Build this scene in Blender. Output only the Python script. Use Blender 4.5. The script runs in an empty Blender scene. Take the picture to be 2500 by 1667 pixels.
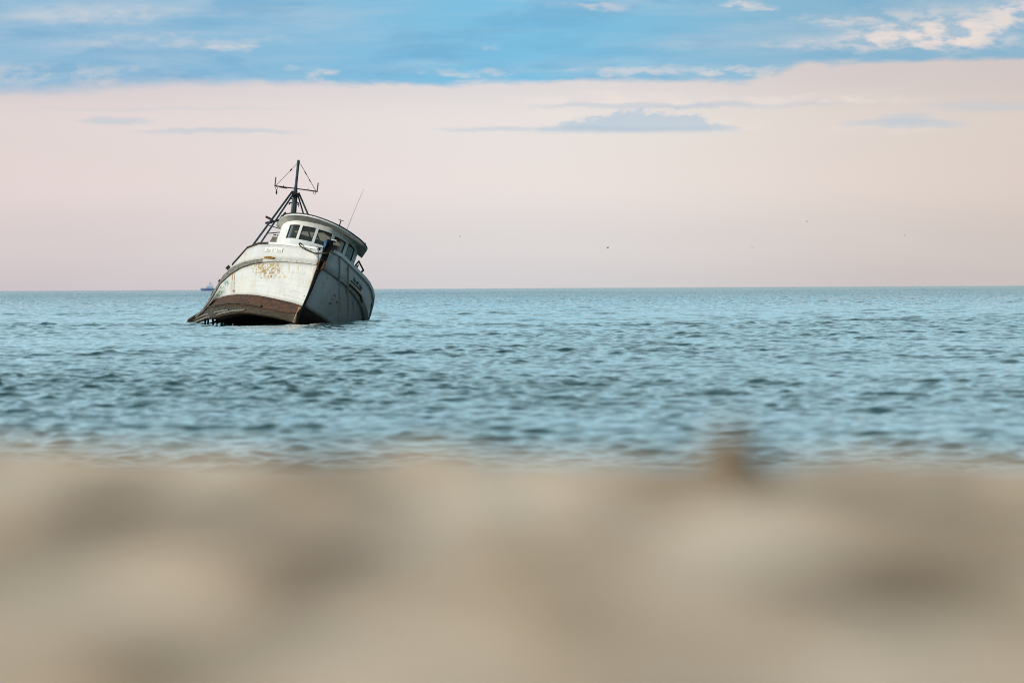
import bpy, bmesh, math, random
import numpy as np
from mathutils import Vector, Matrix
from mathutils.bvhtree import BVHTree
R = math.radians
rng = np.random.default_rng(7)
random.seed(7)
sc = bpy.context.scene
COL = sc.collection

# ------------------------------------------------------------------ camera
CAM_Z = 1.75
cam_d = bpy.data.cameras.new('camera')
cam = bpy.data.objects.new('camera', cam_d)
COL.objects.link(cam)
cam.matrix_world = Matrix.Translation((0, 0, CAM_Z)) @ Matrix.Rotation(R(90 - 0.536), 4, 'X') @ Matrix.Rotation(R(-0.298), 4, 'Z')
cam_d.sensor_width = 36
cam_d.lens = 200
cam_d.clip_start = 0.2
cam_d.clip_end = 80000
cam_d.dof.use_dof = True
cam_d.dof.focus_distance = 276
cam_d.dof.aperture_fstop = 2.5
sc.camera = cam
CM = cam.matrix_world.copy()
CI = CM.inverted()
CL = Vector((0, 0, CAM_Z))
PX = 36 / 200 / 2500

# ------------------------------------------------------------------ world, sun, exposure
SUN_AZ, SUN_EL = 246.0, 20.0          # compass degrees from +Y clockwise: low, left and behind
sc.view_settings.view_transform = 'Standard'
sc.view_settings.look = 'None'
sc.view_settings.exposure = 0.0
sc.view_settings.gamma = 1.0
sc.cycles.use_denoising = True
sc.cycles.filter_width = 1.05
sc.cycles.max_bounces = 8


def lin(r, g, b):
    f = lambda c: (c / 255) / 12.92 if c / 255 <= 0.04045 else ((c / 255 + 0.055) / 1.055) ** 2.4
    return (f(r), f(g), f(b), 1)


class G:
    """small helper that writes node graphs"""
    def __init__(self, nt):
        self.nt = nt

    def new(self, t):
        return self.nt.nodes.new(t)

    def put(self, sock, v):
        if isinstance(v, bpy.types.NodeSocket):
            self.nt.links.new(v, sock)
        else:
            sock.default_value = v

    def m(self, op, a, b=0.0, c=0.0):
        n = self.new('ShaderNodeMath')
        n.operation = op
        self.put(n.inputs[0], a)
        self.put(n.inputs[1], b)
        self.put(n.inputs[2], c)
        return n.outputs[0]

    def add(self, a, b): return self.m('ADD', a, b)
    def sub(self, a, b): return self.m('SUBTRACT', a, b)
    def mul(self, a, b): return self.m('MULTIPLY', a, b)

    def ss(self, x, lo, hi, to0=0.0, to1=1.0):
        n = self.new('ShaderNodeMapRange')
        n.interpolation_type = 'SMOOTHSTEP'
        self.put(n.inputs[0], x)
        self.put(n.inputs[1], lo)
        self.put(n.inputs[2], hi)
        self.put(n.inputs[3], to0)
        self.put(n.inputs[4], to1)
        return n.outputs[0]

    def mix(self, f, a, b, blend='MIX'):
        n = self.new('ShaderNodeMix')
        n.data_type = 'RGBA'
        n.blend_type = blend
        self.put(n.inputs[0], f)
        self.put(n.inputs[6], a)
        self.put(n.inputs[7], b)
        return n.outputs[2]

    def noise(self, vec, scale, detail=4, rough=0.55, out=0, dist=0.0):
        n = self.new('ShaderNodeTexNoise')
        if vec is not None:
            self.nt.links.new(vec, n.inputs['Vector'])
        n.inputs['Scale'].default_value = scale
        n.inputs['Detail'].default_value = detail
        n.inputs['Roughness'].default_value = rough
        n.inputs['Distortion'].default_value = dist
        return n.outputs[out]

    def comb(self, x, y, z=0.0):
        n = self.new('ShaderNodeCombineXYZ')
        self.put(n.inputs[0], x)
        self.put(n.inputs[1], y)
        self.put(n.inputs[2], z)
        return n.outputs[0]

    def vm(self, op, a, b=(0, 0, 0), sc_=None, out=0):
        n = self.new('ShaderNodeVectorMath')
        n.operation = op
        self.put(n.inputs[0], a)
        self.put(n.inputs[1], b)
        if sc_ is not None:
            self.put(n.inputs[3], sc_)
        return n.outputs[out]

    def ramp(self, f, stops, ip='EASE'):
        n = self.new('ShaderNodeValToRGB')
        n.color_ramp.interpolation = ip
        el = n.color_ramp.elements
        while len(el) < len(stops):
            el.new(0.5)
        for e, (p, c) in zip(el, stops):
            e.position = p
            e.color = c
        self.put(n.inputs[0], f)
        return n.outputs[0]


world = bpy.data.worlds.new('World')
sc.world = world
world.use_nodes = True
wt = world.node_tree
wt.nodes.clear()
g = G(wt)
tc = g.new('ShaderNodeTexCoord')
sp = g.new('ShaderNodeSeparateXYZ')
wt.links.new(tc.outputs['Generated'], sp.inputs[0])
el = g.mul(g.m('ARCSINE', sp.outputs[2]), 57.29578)
az = g.mul(g.m('ARCTAN2', sp.outputs[0], sp.outputs[1]), 57.29578)
cv = g.comb(g.mul(az, 0.55), g.mul(el, 2.6), 0.0)
n_big = g.noise(cv, 0.55, 5, 0.55)
n_fine = g.noise(g.comb(g.mul(az, 1.6), g.mul(el, 4.5), 3.0), 1.3, 7, 0.62)
n_wisp = g.noise(g.comb(g.mul(az, 0.35), g.mul(el, 3.4), 9.0), 0.9, 8, 0.6, dist=0.4)
dn = g.sub(n_fine, 0.5)
# clear blue gap and thin veil above the bank
blue_az = g.ramp(g.ss(az, -5.2, 5.2), [(0.0, lin(142, 186, 215)), (0.52, lin(125, 191, 224)), (1.0, lin(138, 181, 206))])
veil = g.ss(n_wisp, 0.40, 0.78)
blue = g.mix(g.mul(veil, 0.62), blue_az, lin(196, 206, 218))
blue = g.mix(g.mul(g.ss(g.noise(cv, 1.1, 6, 0.6, dist=0.3), 0.46, 0.66), 0.55), blue, lin(112, 170, 207))
n_up = g.noise(g.comb(g.mul(az, 0.05), g.mul(el, 0.16), 2.0), 1.0, 6, 0.6)
high = g.vm('SCALE', g.mix(g.ss(n_up, 0.40, 0.66), lin(182, 232, 250), lin(214, 242, 251)), sc_=1.14)
upper = g.mix(g.ss(el, 2.9, 5.0), blue, high)


def blob(a0, ra, e0, re, nz=0.12, soft=0.25):
    ee = g.sub(g.add(el, g.mul(dn, nz)), e0)
    aa = g.sub(g.add(az, g.mul(g.sub(n_big, 0.5), ra * 0.5)), a0)
    d = g.add(g.m('POWER', g.m('ABSOLUTE', g.mul(aa, 1 / ra)), 2.0), g.m('POWER', g.m('ABSOLUTE', g.mul(ee, 1 / re)), 2.0))
    return g.ss(d, 1.0, soft)


n_puf2 = g.noise(g.comb(g.mul(az, 3.2), g.mul(el, 8.0), 7.0), 1.3, 6, 0.6)
brk = g.ss(g.add(g.mul(n_fine, .5), g.mul(n_puf2, .5)), 0.42, 0.58, 0.12, 1.0)
# sunlit scraps of cloud in the blue
for a0, ra, e0, re, k in ((4.5, 1.3, 2.60, 0.20, .55), (3.6, 1.2, 2.44, 0.07, .45), (4.05, 0.75, 2.50, 0.10, .75), (4.55, 0.55, 2.56, 0.11, .9), (5.3, 0.6, 2.74, 0.14, .8), (2.3, .22, 2.85, .025, .6), (2.5, .2, 2.80, .04, .6), (3.25, .45, 2.68, .05, .5),
                         (0.8, .4, 2.82, .05, .45), (-3.3, 1.1, 2.50, .07, .3), (-2.8, .28, 2.44, .035, .45), (-2.2, .10, 2.20, .045, .4), (-1.95, .22, 2.18, .04, .6),
                         (-.4, .7, 2.18, .03, .4), (1.4, .9, 2.18, .045, .5), (-.2, .10, 2.42, .025, .3), (-4.6, 1.2, 2.18, .09, .35), (2.9, 1.3, 2.17, .04, .6), (-4.2, .9, 2.78, .09, .3)):
    upper = g.mix(g.mul(g.mul(blob(a0, ra * 1.25, e0, re * 1.5, 0.26, 0.0), k), brk), upper, lin(238, 223, 215))
# pale bank below
bank = g.ramp(g.m('DIVIDE', el, 2.4), [(0.0, lin(213, 210, 213)), (0.18, lin(222, 218, 218)), (0.45, lin(235, 228, 225)), (0.68, lin(233, 228, 225)), (0.92, lin(221, 217, 220))])
bank = g.mix(1.0, bank, g.ramp(g.ss(az, -7, 7), [(0.0, (0.91, 0.835, 0.84, 1)), (0.25, (0.965, 0.92, 0.925, 1)), (0.5, (1, .99, .985, 1)), (0.75, (0.965, 0.925, 0.895, 1)), (1.0, (0.83, 0.755, 0.70, 1))], 'B_SPLINE'), 'MULTIPLY')
for a0, ra, e0, re, k in ((1.0, 1.0, 1.90, .06, .55), (2.9, 1.3, 1.88, .05, .45), (0.5, .35, 1.74, .06, .5), (2.1, .5, 1.62, .05, .4), (3.8, .6, 1.58, .05, .3)):
    bank = g.mix(g.mul(g.mul(blob(a0, ra * 1.2, e0, re * 1.4, 0.22, 0.0), k), brk), bank, lin(240, 228, 221))
for a0, ra, e0, re, k in ((-3.95, .40, 1.70, .045, .55), (-2.95, .85, 1.59, .028, .5), (-.3, .5, 1.60, .03, .3), (3.98, .65, 1.63, .05, .55), (4.0, .3, 1.68, .06, .45), (4.9, .8, 1.80, .05, .35),
                         (1.3, 1.1, 1.83, .03, .5), (2.5, 1.0, 1.83, .03, .3), (.8, 1.4, 1.60, .03, .35), (-3.5, 1.4, 1.82, .02, .2)):
    bank = g.mix(g.mul(blob(a0, ra * 1.2, e0, re * 1.3, 0.12, 0.0), k), bank, lin(182, 199, 214))
# flat-bottomed blue grey cloud with a ragged top
top = g.add(1.58, g.add(g.mul(g.ss(g.m('ABSOLUTE', g.sub(az, 1.30)), 1.2, 0.40), 0.165), g.mul(g.ss(g.m('ABSOLUTE', g.sub(az, 1.30)), 0.45, 0.05), 0.03)))
n_puff = g.noise(g.comb(g.mul(az, 4.0), g.mul(el, 7.0), 5.0), 1.4, 6, 0.6)
top = g.add(top, g.add(g.mul(dn, 0.22), g.mul(g.sub(n_puff, 0.5), 0.26)))
cm = g.mul(g.ss(g.sub(top, el), -0.015, 0.05), g.ss(g.add(el, g.mul(dn, 0.02)), 1.53, 1.60))
cm = g.mul(cm, g.ss(g.m('ABSOLUTE', g.sub(az, 1.25)), 1.35, 0.6))
bank = g.mix(g.mul(g.mul(cm, 0.70), g.ss(n_big, 0.3, 0.6, 0.7, 1.0)), bank, lin(166, 196, 217))
bank = g.mix(g.mul(g.ss(n_big, 0.45, 0.75), 0.10), bank, lin(240, 230, 226))
edge = g.add(2.085, g.add(g.mul(g.ss(az, 2.25, 3.0), 0.16), g.mul(g.ss(az, -3.2, -4.8), -0.09)))
edge = g.add(edge, g.add(g.mul(dn, 0.16), g.mul(g.sub(n_big, 0.5), 0.22)))
sky = g.mix(g.ss(g.sub(edge, el), g.ss(az, -1.5, -4.0, -0.035, -0.13), g.ss(az, -1.5, -4.0, 0.05, 0.11)), upper, bank)
bg1 = g.new('ShaderNodeBackground')
dim = g.ss(sp.outputs[0], 0.12, 0.80, 1.0, 0.34)
sky = g.vm('SCALE', sky, sc_=dim)
wt.links.new(sky, bg1.inputs[0])
bg1.inputs[1].default_value = 1.0
nis = g.new('ShaderNodeTexSky')
nis.sky_type = 'NISHITA'
nis.sun_disc = False
nis.sun_elevation = R(SUN_EL)
nis.sun_rotation = R(SUN_AZ)
bg2 = g.new('ShaderNodeBackground')
wt.links.new(nis.outputs[0], bg2.inputs[0])
bg2.inputs[1].default_value = 0.10
mx = g.new('ShaderNodeMixShader')
g.put(mx.inputs[0], g.ss(el, 16, 55, 0.0, 0.65))
wt.links.new(bg1.outputs[0], mx.inputs[1])
wt.links.new(bg2.outputs[0], mx.inputs[2])
wo = g.new('ShaderNodeOutputWorld')
wt.links.new(mx.outputs[0], wo.inputs[0])

sun_d = bpy.data.lights.new('sun', 'SUN')
sun_d.energy = 3.3
sun_d.angle = R(3)
sun_d.color = (1.0, 0.87, 0.70)
sun = bpy.data.objects.new('sun', sun_d)
COL.objects.link(sun)
sv = Vector((math.sin(R(SUN_AZ)) * math.cos(R(SUN_EL)), math.cos(R(SUN_AZ)) * math.cos(R(SUN_EL)), math.sin(R(SUN_EL))))
sun.rotation_euler = sv.to_track_quat('Z', 'Y').to_euler()
sun.location = (-20, -20, 30)


# ------------------------------------------------------------------ helpers
def tag(o, label=None, cat=None, group=None, kind=None):
    if label: o['label'] = label
    if cat: o['category'] = cat
    if group: o['group'] = group
    if kind: o['kind'] = kind
    return o


def empty(name, loc):
    o = bpy.data.objects.new(name, None)
    o.empty_display_size = 0.5
    o.location = loc
    COL.objects.link(o)
    return o


def mesh_obj(name, verts, faces, mats, parent=None, origin=(0, 0, 0), fm=None, smooth=True):
    og = Vector(origin)
    me = bpy.data.meshes.new(name)
    me.from_pydata([tuple(Vector(v) - og) for v in verts], [], faces)
    for m_ in (mats if isinstance(mats, (list, tuple)) else [mats]):
        me.materials.append(m_)
    if fm is not None:
        me.polygons.foreach_set('material_index', fm)
    if smooth:
        me.polygons.foreach_set('use_smooth', [True] * len(me.polygons))
    me.update()
    o = bpy.data.objects.new(name, me)
    COL.objects.link(o)
    if parent is not None:
        o.parent = parent
    else:
        o.location = og
    return o


def fix_normals(o):
    bm = bmesh.new()
    bm.from_mesh(o.data)
    bmesh.ops.recalc_face_normals(bm, faces=bm.faces)
    bm.to_mesh(o.data)
    bm.free()


class MB:
    """collects shapes of one part"""
    def __init__(self):
        self.v, self.f, self.m = [], [], []

    def tube(self, pts, rad, n=8, mi=0, cap=True):
        pts = [Vector(p) for p in pts]
        k = len(pts)
        rs = rad if isinstance(rad, (list, tuple)) else [rad] * k
        b = len(self.v)
        prev = None
        for i, p in enumerate(pts):
            t = (pts[min(i + 1, k - 1)] - pts[max(i - 1, 0)]).normalized()
            a = prev if prev is not None else (Vector((0, 1, 0)) if abs(t.y) < 0.9 else Vector((1, 0, 0)))
            x = (a - t * a.dot(t)).normalized()
            prev = x
            y = t.cross(x)
            for j in range(n):
                an = 2 * math.pi * (j + 0.5) / n
                self.v.append(p + (x * math.cos(an) + y * math.sin(an)) * rs[i])
        for i in range(k - 1):
            for j in range(n):
                self.f.append((b + i * n + j, b + i * n + (j + 1) % n, b + (i + 1) * n + (j + 1) % n, b + (i + 1) * n + j))
                self.m.append(mi)
        if cap:
            self.f.append(tuple(b + j for j in reversed(range(n)))); self.m.append(mi)
            self.f.append(tuple(b + (k - 1) * n + j for j in range(n))); self.m.append(mi)
        return self

    def hexa(self, q, mi=0):
        """eight corners: four of the bottom, four of the top"""
        b = len(self.v)
        self.v += [Vector(p) for p in q]
        for f in ((0, 3, 2, 1), (4, 5, 6, 7), (0, 1, 5, 4), (1, 2, 6, 5), (2, 3, 7, 6), (3, 0, 4, 7)):
            self.f.append(tuple(b + i for i in f)); self.m.append(mi)
        return self

    def beam(self, a, b_, ax1, w, h, mi=0):
        a, b_ = Vector(a), Vector(b_)
        t = (b_ - a).normalized()
        x = (Vector(ax1) - t * Vector(ax1).dot(t)).normalized()
        y = t.cross(x)
        q = [p + x * sx * w / 2 + y * sy * h / 2 for p in (a, b_) for sx, sy in ((-1, -1), (1, -1), (1, 1), (-1, 1))]
        return self.hexa(q, mi)

    def ribbon(self, rows, mi=0, closed=False):
        """rows: list of equally long point lists"""
        b = len(self.v)
        n = len(rows[0])
        for r_ in rows:
            self.v += [Vector(p) for p in r_]
        for i in range(len(rows) - 1 + (1 if closed else 0)):
            i2 = (i + 1) % len(rows)
            for j in range(n - 1):
                self.f.append((b + i * n + j, b + i * n + j + 1, b + i2 * n + j + 1, b + i2 * n + j))
                self.m.append(mi)
        return self

    def build(self, name, mats, parent=None, origin=(0, 0, 0), smooth=False, fix=True):
        o = mesh_obj(name, self.v, self.f, mats, parent, origin, self.m, smooth)
        if fix:
            fix_normals(o)
        return o


def mat(name, base, rough=0.6, spec=0.5, metallic=0.0):
    m_ = bpy.data.materials.new(name)
    m_.use_nodes = True
    b = m_.node_tree.nodes['Principled BSDF']
    b.inputs['Base Color'].default_value = base
    b.inputs['Roughness'].default_value = rough
    b.inputs['Metallic'].default_value = metallic
    b.inputs['Specular IOR Level'].default_value = spec
    return m_, G(m_.node_tree), b


def worn(name, c1, c2, scale=6.0, lo=0.42, hi=0.62, rough=0.75, bump=0.3, stretch=(1, 1, 1), c3=None, spec=0.4):
    m_, g_, b = mat(name, c1, rough, spec)
    t = g_.new('ShaderNodeTexCoord')
    co = g_.vm('MULTIPLY', t.outputs['Object'], stretch)
    n = g_.noise(co, scale, 8, 0.65)
    c = g_.mix(g_.ss(n, lo, hi), c1, c2)
    if c3:
        c = g_.mix(g_.ss(g_.noise(co, scale * 2.7, 6, 0.7), 0.58, 0.68), c, c3)
    g_.put(b.inputs['Base Color'], c)
    bn = g_.new('ShaderNodeBump')
    bn.inputs['Strength'].default_value = bump
    bn.inputs['Distance'].default_value = 0.02
    g_.put(bn.inputs['Height'], n)
    g_.put(b.inputs['Normal'], bn.outputs[0])
    return m_


# ------------------------------------------------------------------ picture measurements -> points in the place
def ray(px, py):
    d = CM.to_3x3() @ Vector(((px - 1250) * PX, -(py - 833.5) * PX, -1))
    return d.normalized()


def proj(p):
    q = CI @ Vector(p)
    return (1250 + q.x / -q.z / PX, 833.5 - q.y / -q.z / PX)


def at_y(px, py, y):
    d = ray(px, py)
    return CL + d * (y / d.y)


def RG(x0, y0, k): return lambda X, Y: (x0 + X / k, y0 + Y / k)


r1 = RG(430, 370, 3.4843)
r2 = RG(640, 380, 8.711)
r3 = RG(640, 500, 8.4)
r5 = RG(680, 580, 6.819)
r6 = RG(440, 700, 14.256)
r7 = RG(590, 720, 14.7)
rA = RG(640, 520, 19.6)
rB = RG(720, 580, 15.68)
rC = RG(840, 600, 8.711)
rM = RG(690, 380, 9.8)
YAW, PITCH, HEEL = R(7.5), R(13), R(20)
F = Vector((math.sin(YAW) * math.cos(PITCH), -math.cos(YAW) * math.cos(PITCH), math.sin(PITCH)))
p0 = Vector((math.cos(YAW), math.sin(YAW), 0))
u0 = F.cross(-p0).normalized()
if u0.z < 0: u0 = -u0
P = (p0 * math.cos(HEEL) - u0 * math.sin(HEEL)).normalized()
UP = (p0 * math.sin(HEEL) + u0 * math.cos(HEEL)).normalized()
S = at_y(*r1(1205, 960), 275.0)
MPX = 275 * PX


def U(px, py, s):
    """point of the boat seen at that pixel, s metres aft of the stem"""
    d = ray(px, py)
    return CL + d * ((-s + F.dot(S - CL)) / F.dot(d))


def dense(pts, k=12):
    a = np.array(pts, float)
    a = np.vstack([2 * a[0] - a[1], a, 2 * a[-1] - a[-2]])
    out = []
    for i in range(1, len(a) - 2):
        for t in np.linspace(0, 1, k, endpoint=False):
            t2, t3 = t * t, t * t * t
            out.append(0.5 * ((2 * a[i]) + (-a[i - 1] + a[i + 1]) * t + (2 * a[i - 1] - 5 * a[i] + 4 * a[i + 1] - a[i + 2]) * t2 + (-a[i - 1] + 3 * a[i] - 3 * a[i + 1] + a[i + 2]) * t3))
    out.append(a[-2])
    return np.array(out)


def curve3(pts, ss):
    """pts (px,py,s): resample at the stations ss and lift into the place"""
    d = dense(pts)
    s = np.maximum.accumulate(d[:, 2] + np.arange(len(d)) * 1e-6)
    return [U(float(np.interp(q, s, d[:, 0])), float(np.interp(q, s, d[:, 1])), q) for q in ss]


tab_s = np.linspace(0, 16, 321)


def half_beam(s): return np.where(s < 7, 3.3 * (1 - (1 - np.minimum(s, 7) / 7) ** 2), 3.3)


def star(pts, k=1.0, off=0.0):
    """starboard curve: stations from the distance across the boat"""
    x0, y0 = pts[0]
    out = []
    tab = k * half_beam(tab_s) + 0.13 * tab_s
    for x, y in pts:
        d = -((x - x0) * 0.94 + (y - y0) * 0.342) * MPX
        out.append((x, y, float(np.interp(d, tab, tab_s)) * (1 if d <= tab[-1] else 1) + off * max(0, 1 - d / 3)))
    return out


# ------------------------------------------------------------------ boat materials
def hull_white():
    m_, g_, b = mat('weathered white hull paint', (0.75, 0.74, 0.70, 1), 0.5, 0.4)
    return m_, g_, b


M_white2 = worn('white cabin paint', (0.74, 0.74, 0.72, 1), (0.55, 0.54, 0.50, 1), 2.2, 0.50, 0.80, 0.5, 0.05)
M_soffit = worn('mottled grey soffit', (0.40, 0.40, 0.37, 1), (0.27, 0.27, 0.24, 1), 3.0, 0.4, 0.7, 0.7, 0.05)  # mottled grey, darker than the cabin walls
M_tar = worn('black roof felt', (0.012, 0.012, 0.014, 1), (0.03, 0.03, 0.034, 1), 4, rough=0.8)
M_wood_grey = worn('weathered grey wood', (0.20, 0.19, 0.165, 1), (0.09, 0.08, 0.065, 1), 5, 0.4, 0.62, 0.8, 0.5, (1, 1, 3), (0.42, 0.41, 0.38, 1))
M_wood_brown = worn('dark rotten wood', (0.030, 0.017, 0.011, 1), (0.075, 0.042, 0.022, 1), 5, 0.45, 0.7, 0.85, 0.5)
M_stem = worn('black tarred stem wood', (0.004, 0.0035, 0.0035, 1), (0.009, 0.007, 0.006, 1), 3, rough=0.9, bump=0.4, spec=0.15)
M_rust = worn('rusted iron', (0.16, 0.045, 0.012, 1), (0.05, 0.016, 0.008, 1), 7, 0.42, 0.6, 0.85, 0.5, c3=(0.42, 0.20, 0.035, 1))
M_boot = worn('red brown antifouling paint', (0.080, 0.032, 0.014, 1), (0.036, 0.017, 0.009, 1), 3.2, 0.42, 0.60, 0.75, 0.4, (1, 1, 2.0), (0.20, 0.105, 0.035, 1))
M_boot_shade = worn('antifouling paint with painted shade', (0.016, 0.010, 0.008, 1), (0.030, 0.016, 0.011, 1), 3, rough=0.8, spec=0.2)  # antifouling of the port side, its shade put into the colour
M_plank = worn('slimy bare planks', (0.050, 0.034, 0.015, 1), (0.016, 0.012, 0.006, 1), 2.6, 0.40, 0.60, 0.7, 0.7, (1, 1, 4.0), (0.11, 0.085, 0.05, 1))
M_black = worn('hull inside with painted shade', (0.004, 0.0035, 0.003, 1), (0.010, 0.007, 0.005, 1), 3, rough=0.9, bump=0.2, spec=0.1)  # near-black colour stands in for the deep shade inside the hull
M_steel = worn('blue grey painted steel', (0.040, 0.055, 0.075, 1), (0.020, 0.022, 0.026, 1), 5, 0.42, 0.6, 0.55, 0.2)
M_iron = worn('dark corroded steel', (0.018, 0.012, 0.010, 1), (0.04, 0.025, 0.018, 1), 6, rough=0.8)
M_rope = worn('weathered rope', (0.085, 0.060, 0.036, 1), (0.035, 0.024, 0.016, 1), 14, 0.4, 0.6, 0.95, 0.8)
M_ropel = worn('bleached rope', (0.26, 0.21, 0.155, 1), (0.14, 0.11, 0.08, 1), 14, 0.4, 0.6, 0.95, 0.8)
M_ochre = worn('ochre rust scale', (0.42, 0.22, 0.03, 1), (0.14, 0.06, 0.012, 1), 9, 0.42, 0.62, 0.85, 0.5)
M_ink = worn('faded black lettering', (0.022, 0.027, 0.028, 1), (0.07, 0.075, 0.075, 1), 9, 0.5, 0.8, 0.7, 0.0)
M_fadeink = worn('sun bleached lettering', (0.20, 0.21, 0.20, 1), (0.36, 0.37, 0.35, 1), 9, 0.45, 0.75, 0.7, 0.0)
M_rim = worn('board edge with painted shadow', (0.10, 0.09, 0.075, 1), (0.22, 0.20, 0.18, 1), 7)  # dark rim colour stands in for the shadow round the board
M_ply = worn('grey brown plywood', (0.21, 0.185, 0.14, 1), (0.12, 0.10, 0.075, 1), 4, stretch=(3, 3, 1))
M_gasket = mat('black rubber window seal', (0.010, 0.010, 0.010, 1), 0.6)[0]
M_tarp = worn('blue tarpaulin', (0.012, 0.075, 0.19, 1), (0.008, 0.04, 0.10, 1), 8, rough=0.5)
M_cream = worn('cream cabin lining', (0.20, 0.18, 0.11, 1), (0.11, 0.10, 0.065, 1), 2)

M_glass = bpy.data.materials.new('dirty window glass')
M_glass.use_nodes = True
gt = M_glass.node_tree
gg = G(gt)
gt.nodes.clear()
tr = gg.new('ShaderNodeBsdfTransparent'); tr.inputs[0].default_value = (0.23, 0.245, 0.19, 1)
gl = gg.new('ShaderNodeBsdfGlossy'); gl.inputs['Roughness'].default_value = 0.12; gl.inputs[0].default_value = (0.45, 0.45, 0.43, 1)
df = gg.new('ShaderNodeBsdfDiffuse'); df.inputs[0].default_value = (0.20, 0.21, 0.16, 1)
fr = gg.new('ShaderNodeFresnel'); fr.inputs[0].default_value = 1.5
m1 = gg.new('ShaderNodeMixShader')
tco = gg.new('ShaderNodeTexCoord')
gg.put(m1.inputs[0], gg.ss(gg.noise(tco.outputs['Object'], 1.3, 5, 0.6), 0.35, 0.75, 0.06, 0.22))
gt.links.new(tr.outputs[0], m1.inputs[1]); gt.links.new(df.outputs[0], m1.inputs[2])
m2 = gg.new('ShaderNodeMixShader')
gt.links.new(fr.outputs[0], m2.inputs[0]); gt.links.new(m1.outputs[0], m2.inputs[1]); gt.links.new(gl.outputs[0], m2.inputs[2])
mo = gg.new('ShaderNodeOutputMaterial'); gt.links.new(m2.outputs[0], mo.inputs[0])

# ------------------------------------------------------------------ boat
BO = Vector((S.x - 0.6, S.y + 5.0, 0.0))
boat = empty('fishing_boat', BO)
tag(boat, 'wrecked white fishing trawler heeled over in the sea with broken brown bottom and dark mast', 'fishing boat')
SS = np.array([0, .15, .35, .6, .9, 1.25, 1.7, 2.2, 2.8, 3.5, 4.3, 5.2, 6.2, 7.4, 8.8, 10.4, 12.2, 14.2])
NS = len(SS)

cap_s = star([r1(*q) for q in ((1262, 838), (1150, 822), (1050, 808), (900, 792), (770, 784), (690, 790), (640, 803), (600, 832), (550, 877), (510, 927), (470, 985), (435, 1035), (395, 1090), (350, 1170), (300, 1262), (240, 1350), (150, 1430))], 1.05, -0.3)
rubU_s = star([r1(*q) for q in ((1212, 949), (1100, 936), (1000, 927), (850, 917), (780, 918), (700, 925), (600, 945), (530, 970), (470, 1000), (420, 1048), (385, 1095), (345, 1160), (305, 1228), (265, 1295), (220, 1350), (140, 1416), (40, 1470))], 1.0, 0.0)
rubL_s = star([r1(*q) for q in ((1203, 970), (1100, 957), (1000, 949), (850, 941), (780, 945), (700, 956), (600, 976), (520, 1020), (455, 1060), (405, 1103), (372, 1145), (332, 1208), (296, 1272), (258, 1322), (212, 1372), (136, 1430), (38, 1478))], 1.0, 0.05)
boot_s = star([r1(*q) for q in ((1080, 1316), (1000, 1290), (850, 1255), (700, 1225), (600, 1218), (500, 1218), (430, 1229), (360, 1250), (320, 1270), (280, 1300), (240, 1345), (200, 1382), (130, 1432), (34, 1484))], 0.93, 0.45)
chin_s = star([(726, 764), (705, 766), (675, 760.5), (648, 754), (618, 749), (600, 747), (580, 745), (560, 746), (540, 748.5), (520, 753), (505, 758), (489, 767), (470, 779), (442, 794)], 0.93, 0.6)
low_s = star([(721, 790), (705, 784.5), (680, 777.5), (650, 772), (620, 767), (600, 763.5), (580, 765), (560, 768.5), (548, 771), (530, 775), (510, 780), (490, 786), (475, 789.5), (445, 797)], 0.93, 0.75)
cap_p = [(*r1(x, y), s) for x, y, s in ((1305, 838, -.3), (1345, 858, .5), (1400, 890, 1.0), (1480, 965, 1.9), (1560, 1045, 3.0), (1620, 1110, 4.1), (1655, 1180, 5.2), (1668, 1240, 6.2), (1660, 1300, 7.2), (1640, 1380, 8.5), (1610, 1460, 10.4), (1570, 1560, 14.2))]
rubU_p = [(*r1(x, y), s) for x, y, s in ((1240, 972, 0), (1350, 1045, 1.0), (1440, 1110, 2.0), (1530, 1210, 3.3), (1580, 1290, 4.3), (1605, 1360, 5.3), (1608, 1420, 6.2), (1595, 1500, 7.6), (1570, 1590, 10), (1530, 1700, 14.2))]
rubL_p = [(*r1(x, y), s) for x, y, s in ((1228, 990, .05), (1340, 1066, 1), (1420, 1132, 1.9), (1500, 1222, 3.1), (1550, 1302, 4.2), (1574, 1372, 5.2), (1580, 1432, 6.2), (1567, 1512, 7.6), (1542, 1602, 10), (1502, 1712, 14.2))]
boot_p = [(*r1(x, y), s) for x, y, s in ((1092, 1320, .45), (1190, 1385, 1.6), (1275, 1445, 3), (1350, 1500, 4.4), (1400, 1560, 6), (1425, 1640, 7.6), (1430, 1720, 10), (1410, 1830, 14.2))]

C_ = {k: curve3(v, SS) for k, v in dict(cs=cap_s, us=rubU_s, ls=rubL_s, bs=boot_s, qs=chin_s, ws=low_s, cp=cap_p, up=rubU_p, lp=rubL_p, bp=boot_p).items()}
for i in range(NS):
    if SS[i] > 5.5:
        C_['cs'][i] = C_['us'][i] + UP * (.10 if SS[i] < 6 else .03) - F * .02
K0 = U(*r1(985, 1580), 0.8)
keel = [K0 - F * max(0, s - 0.8) for s in SS]


def band(a, b_, n):
    return [[a[i].lerp(b_[i], t) for i in range(NS)] for t in np.linspace(0, 1, n + 1)]


mb = MB()
hull_uv = []


def hull_band(a, b_, n, mi, v0, v1, cols=NS):
    rows = [r_[:cols] for r_ in band(a, b_, n)]
    mb.ribbon(rows, mi)
    for t in np.linspace(v0, v1, n + 1):
        hull_uv.extend([(SS[i], t) for i in range(cols)])


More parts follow.
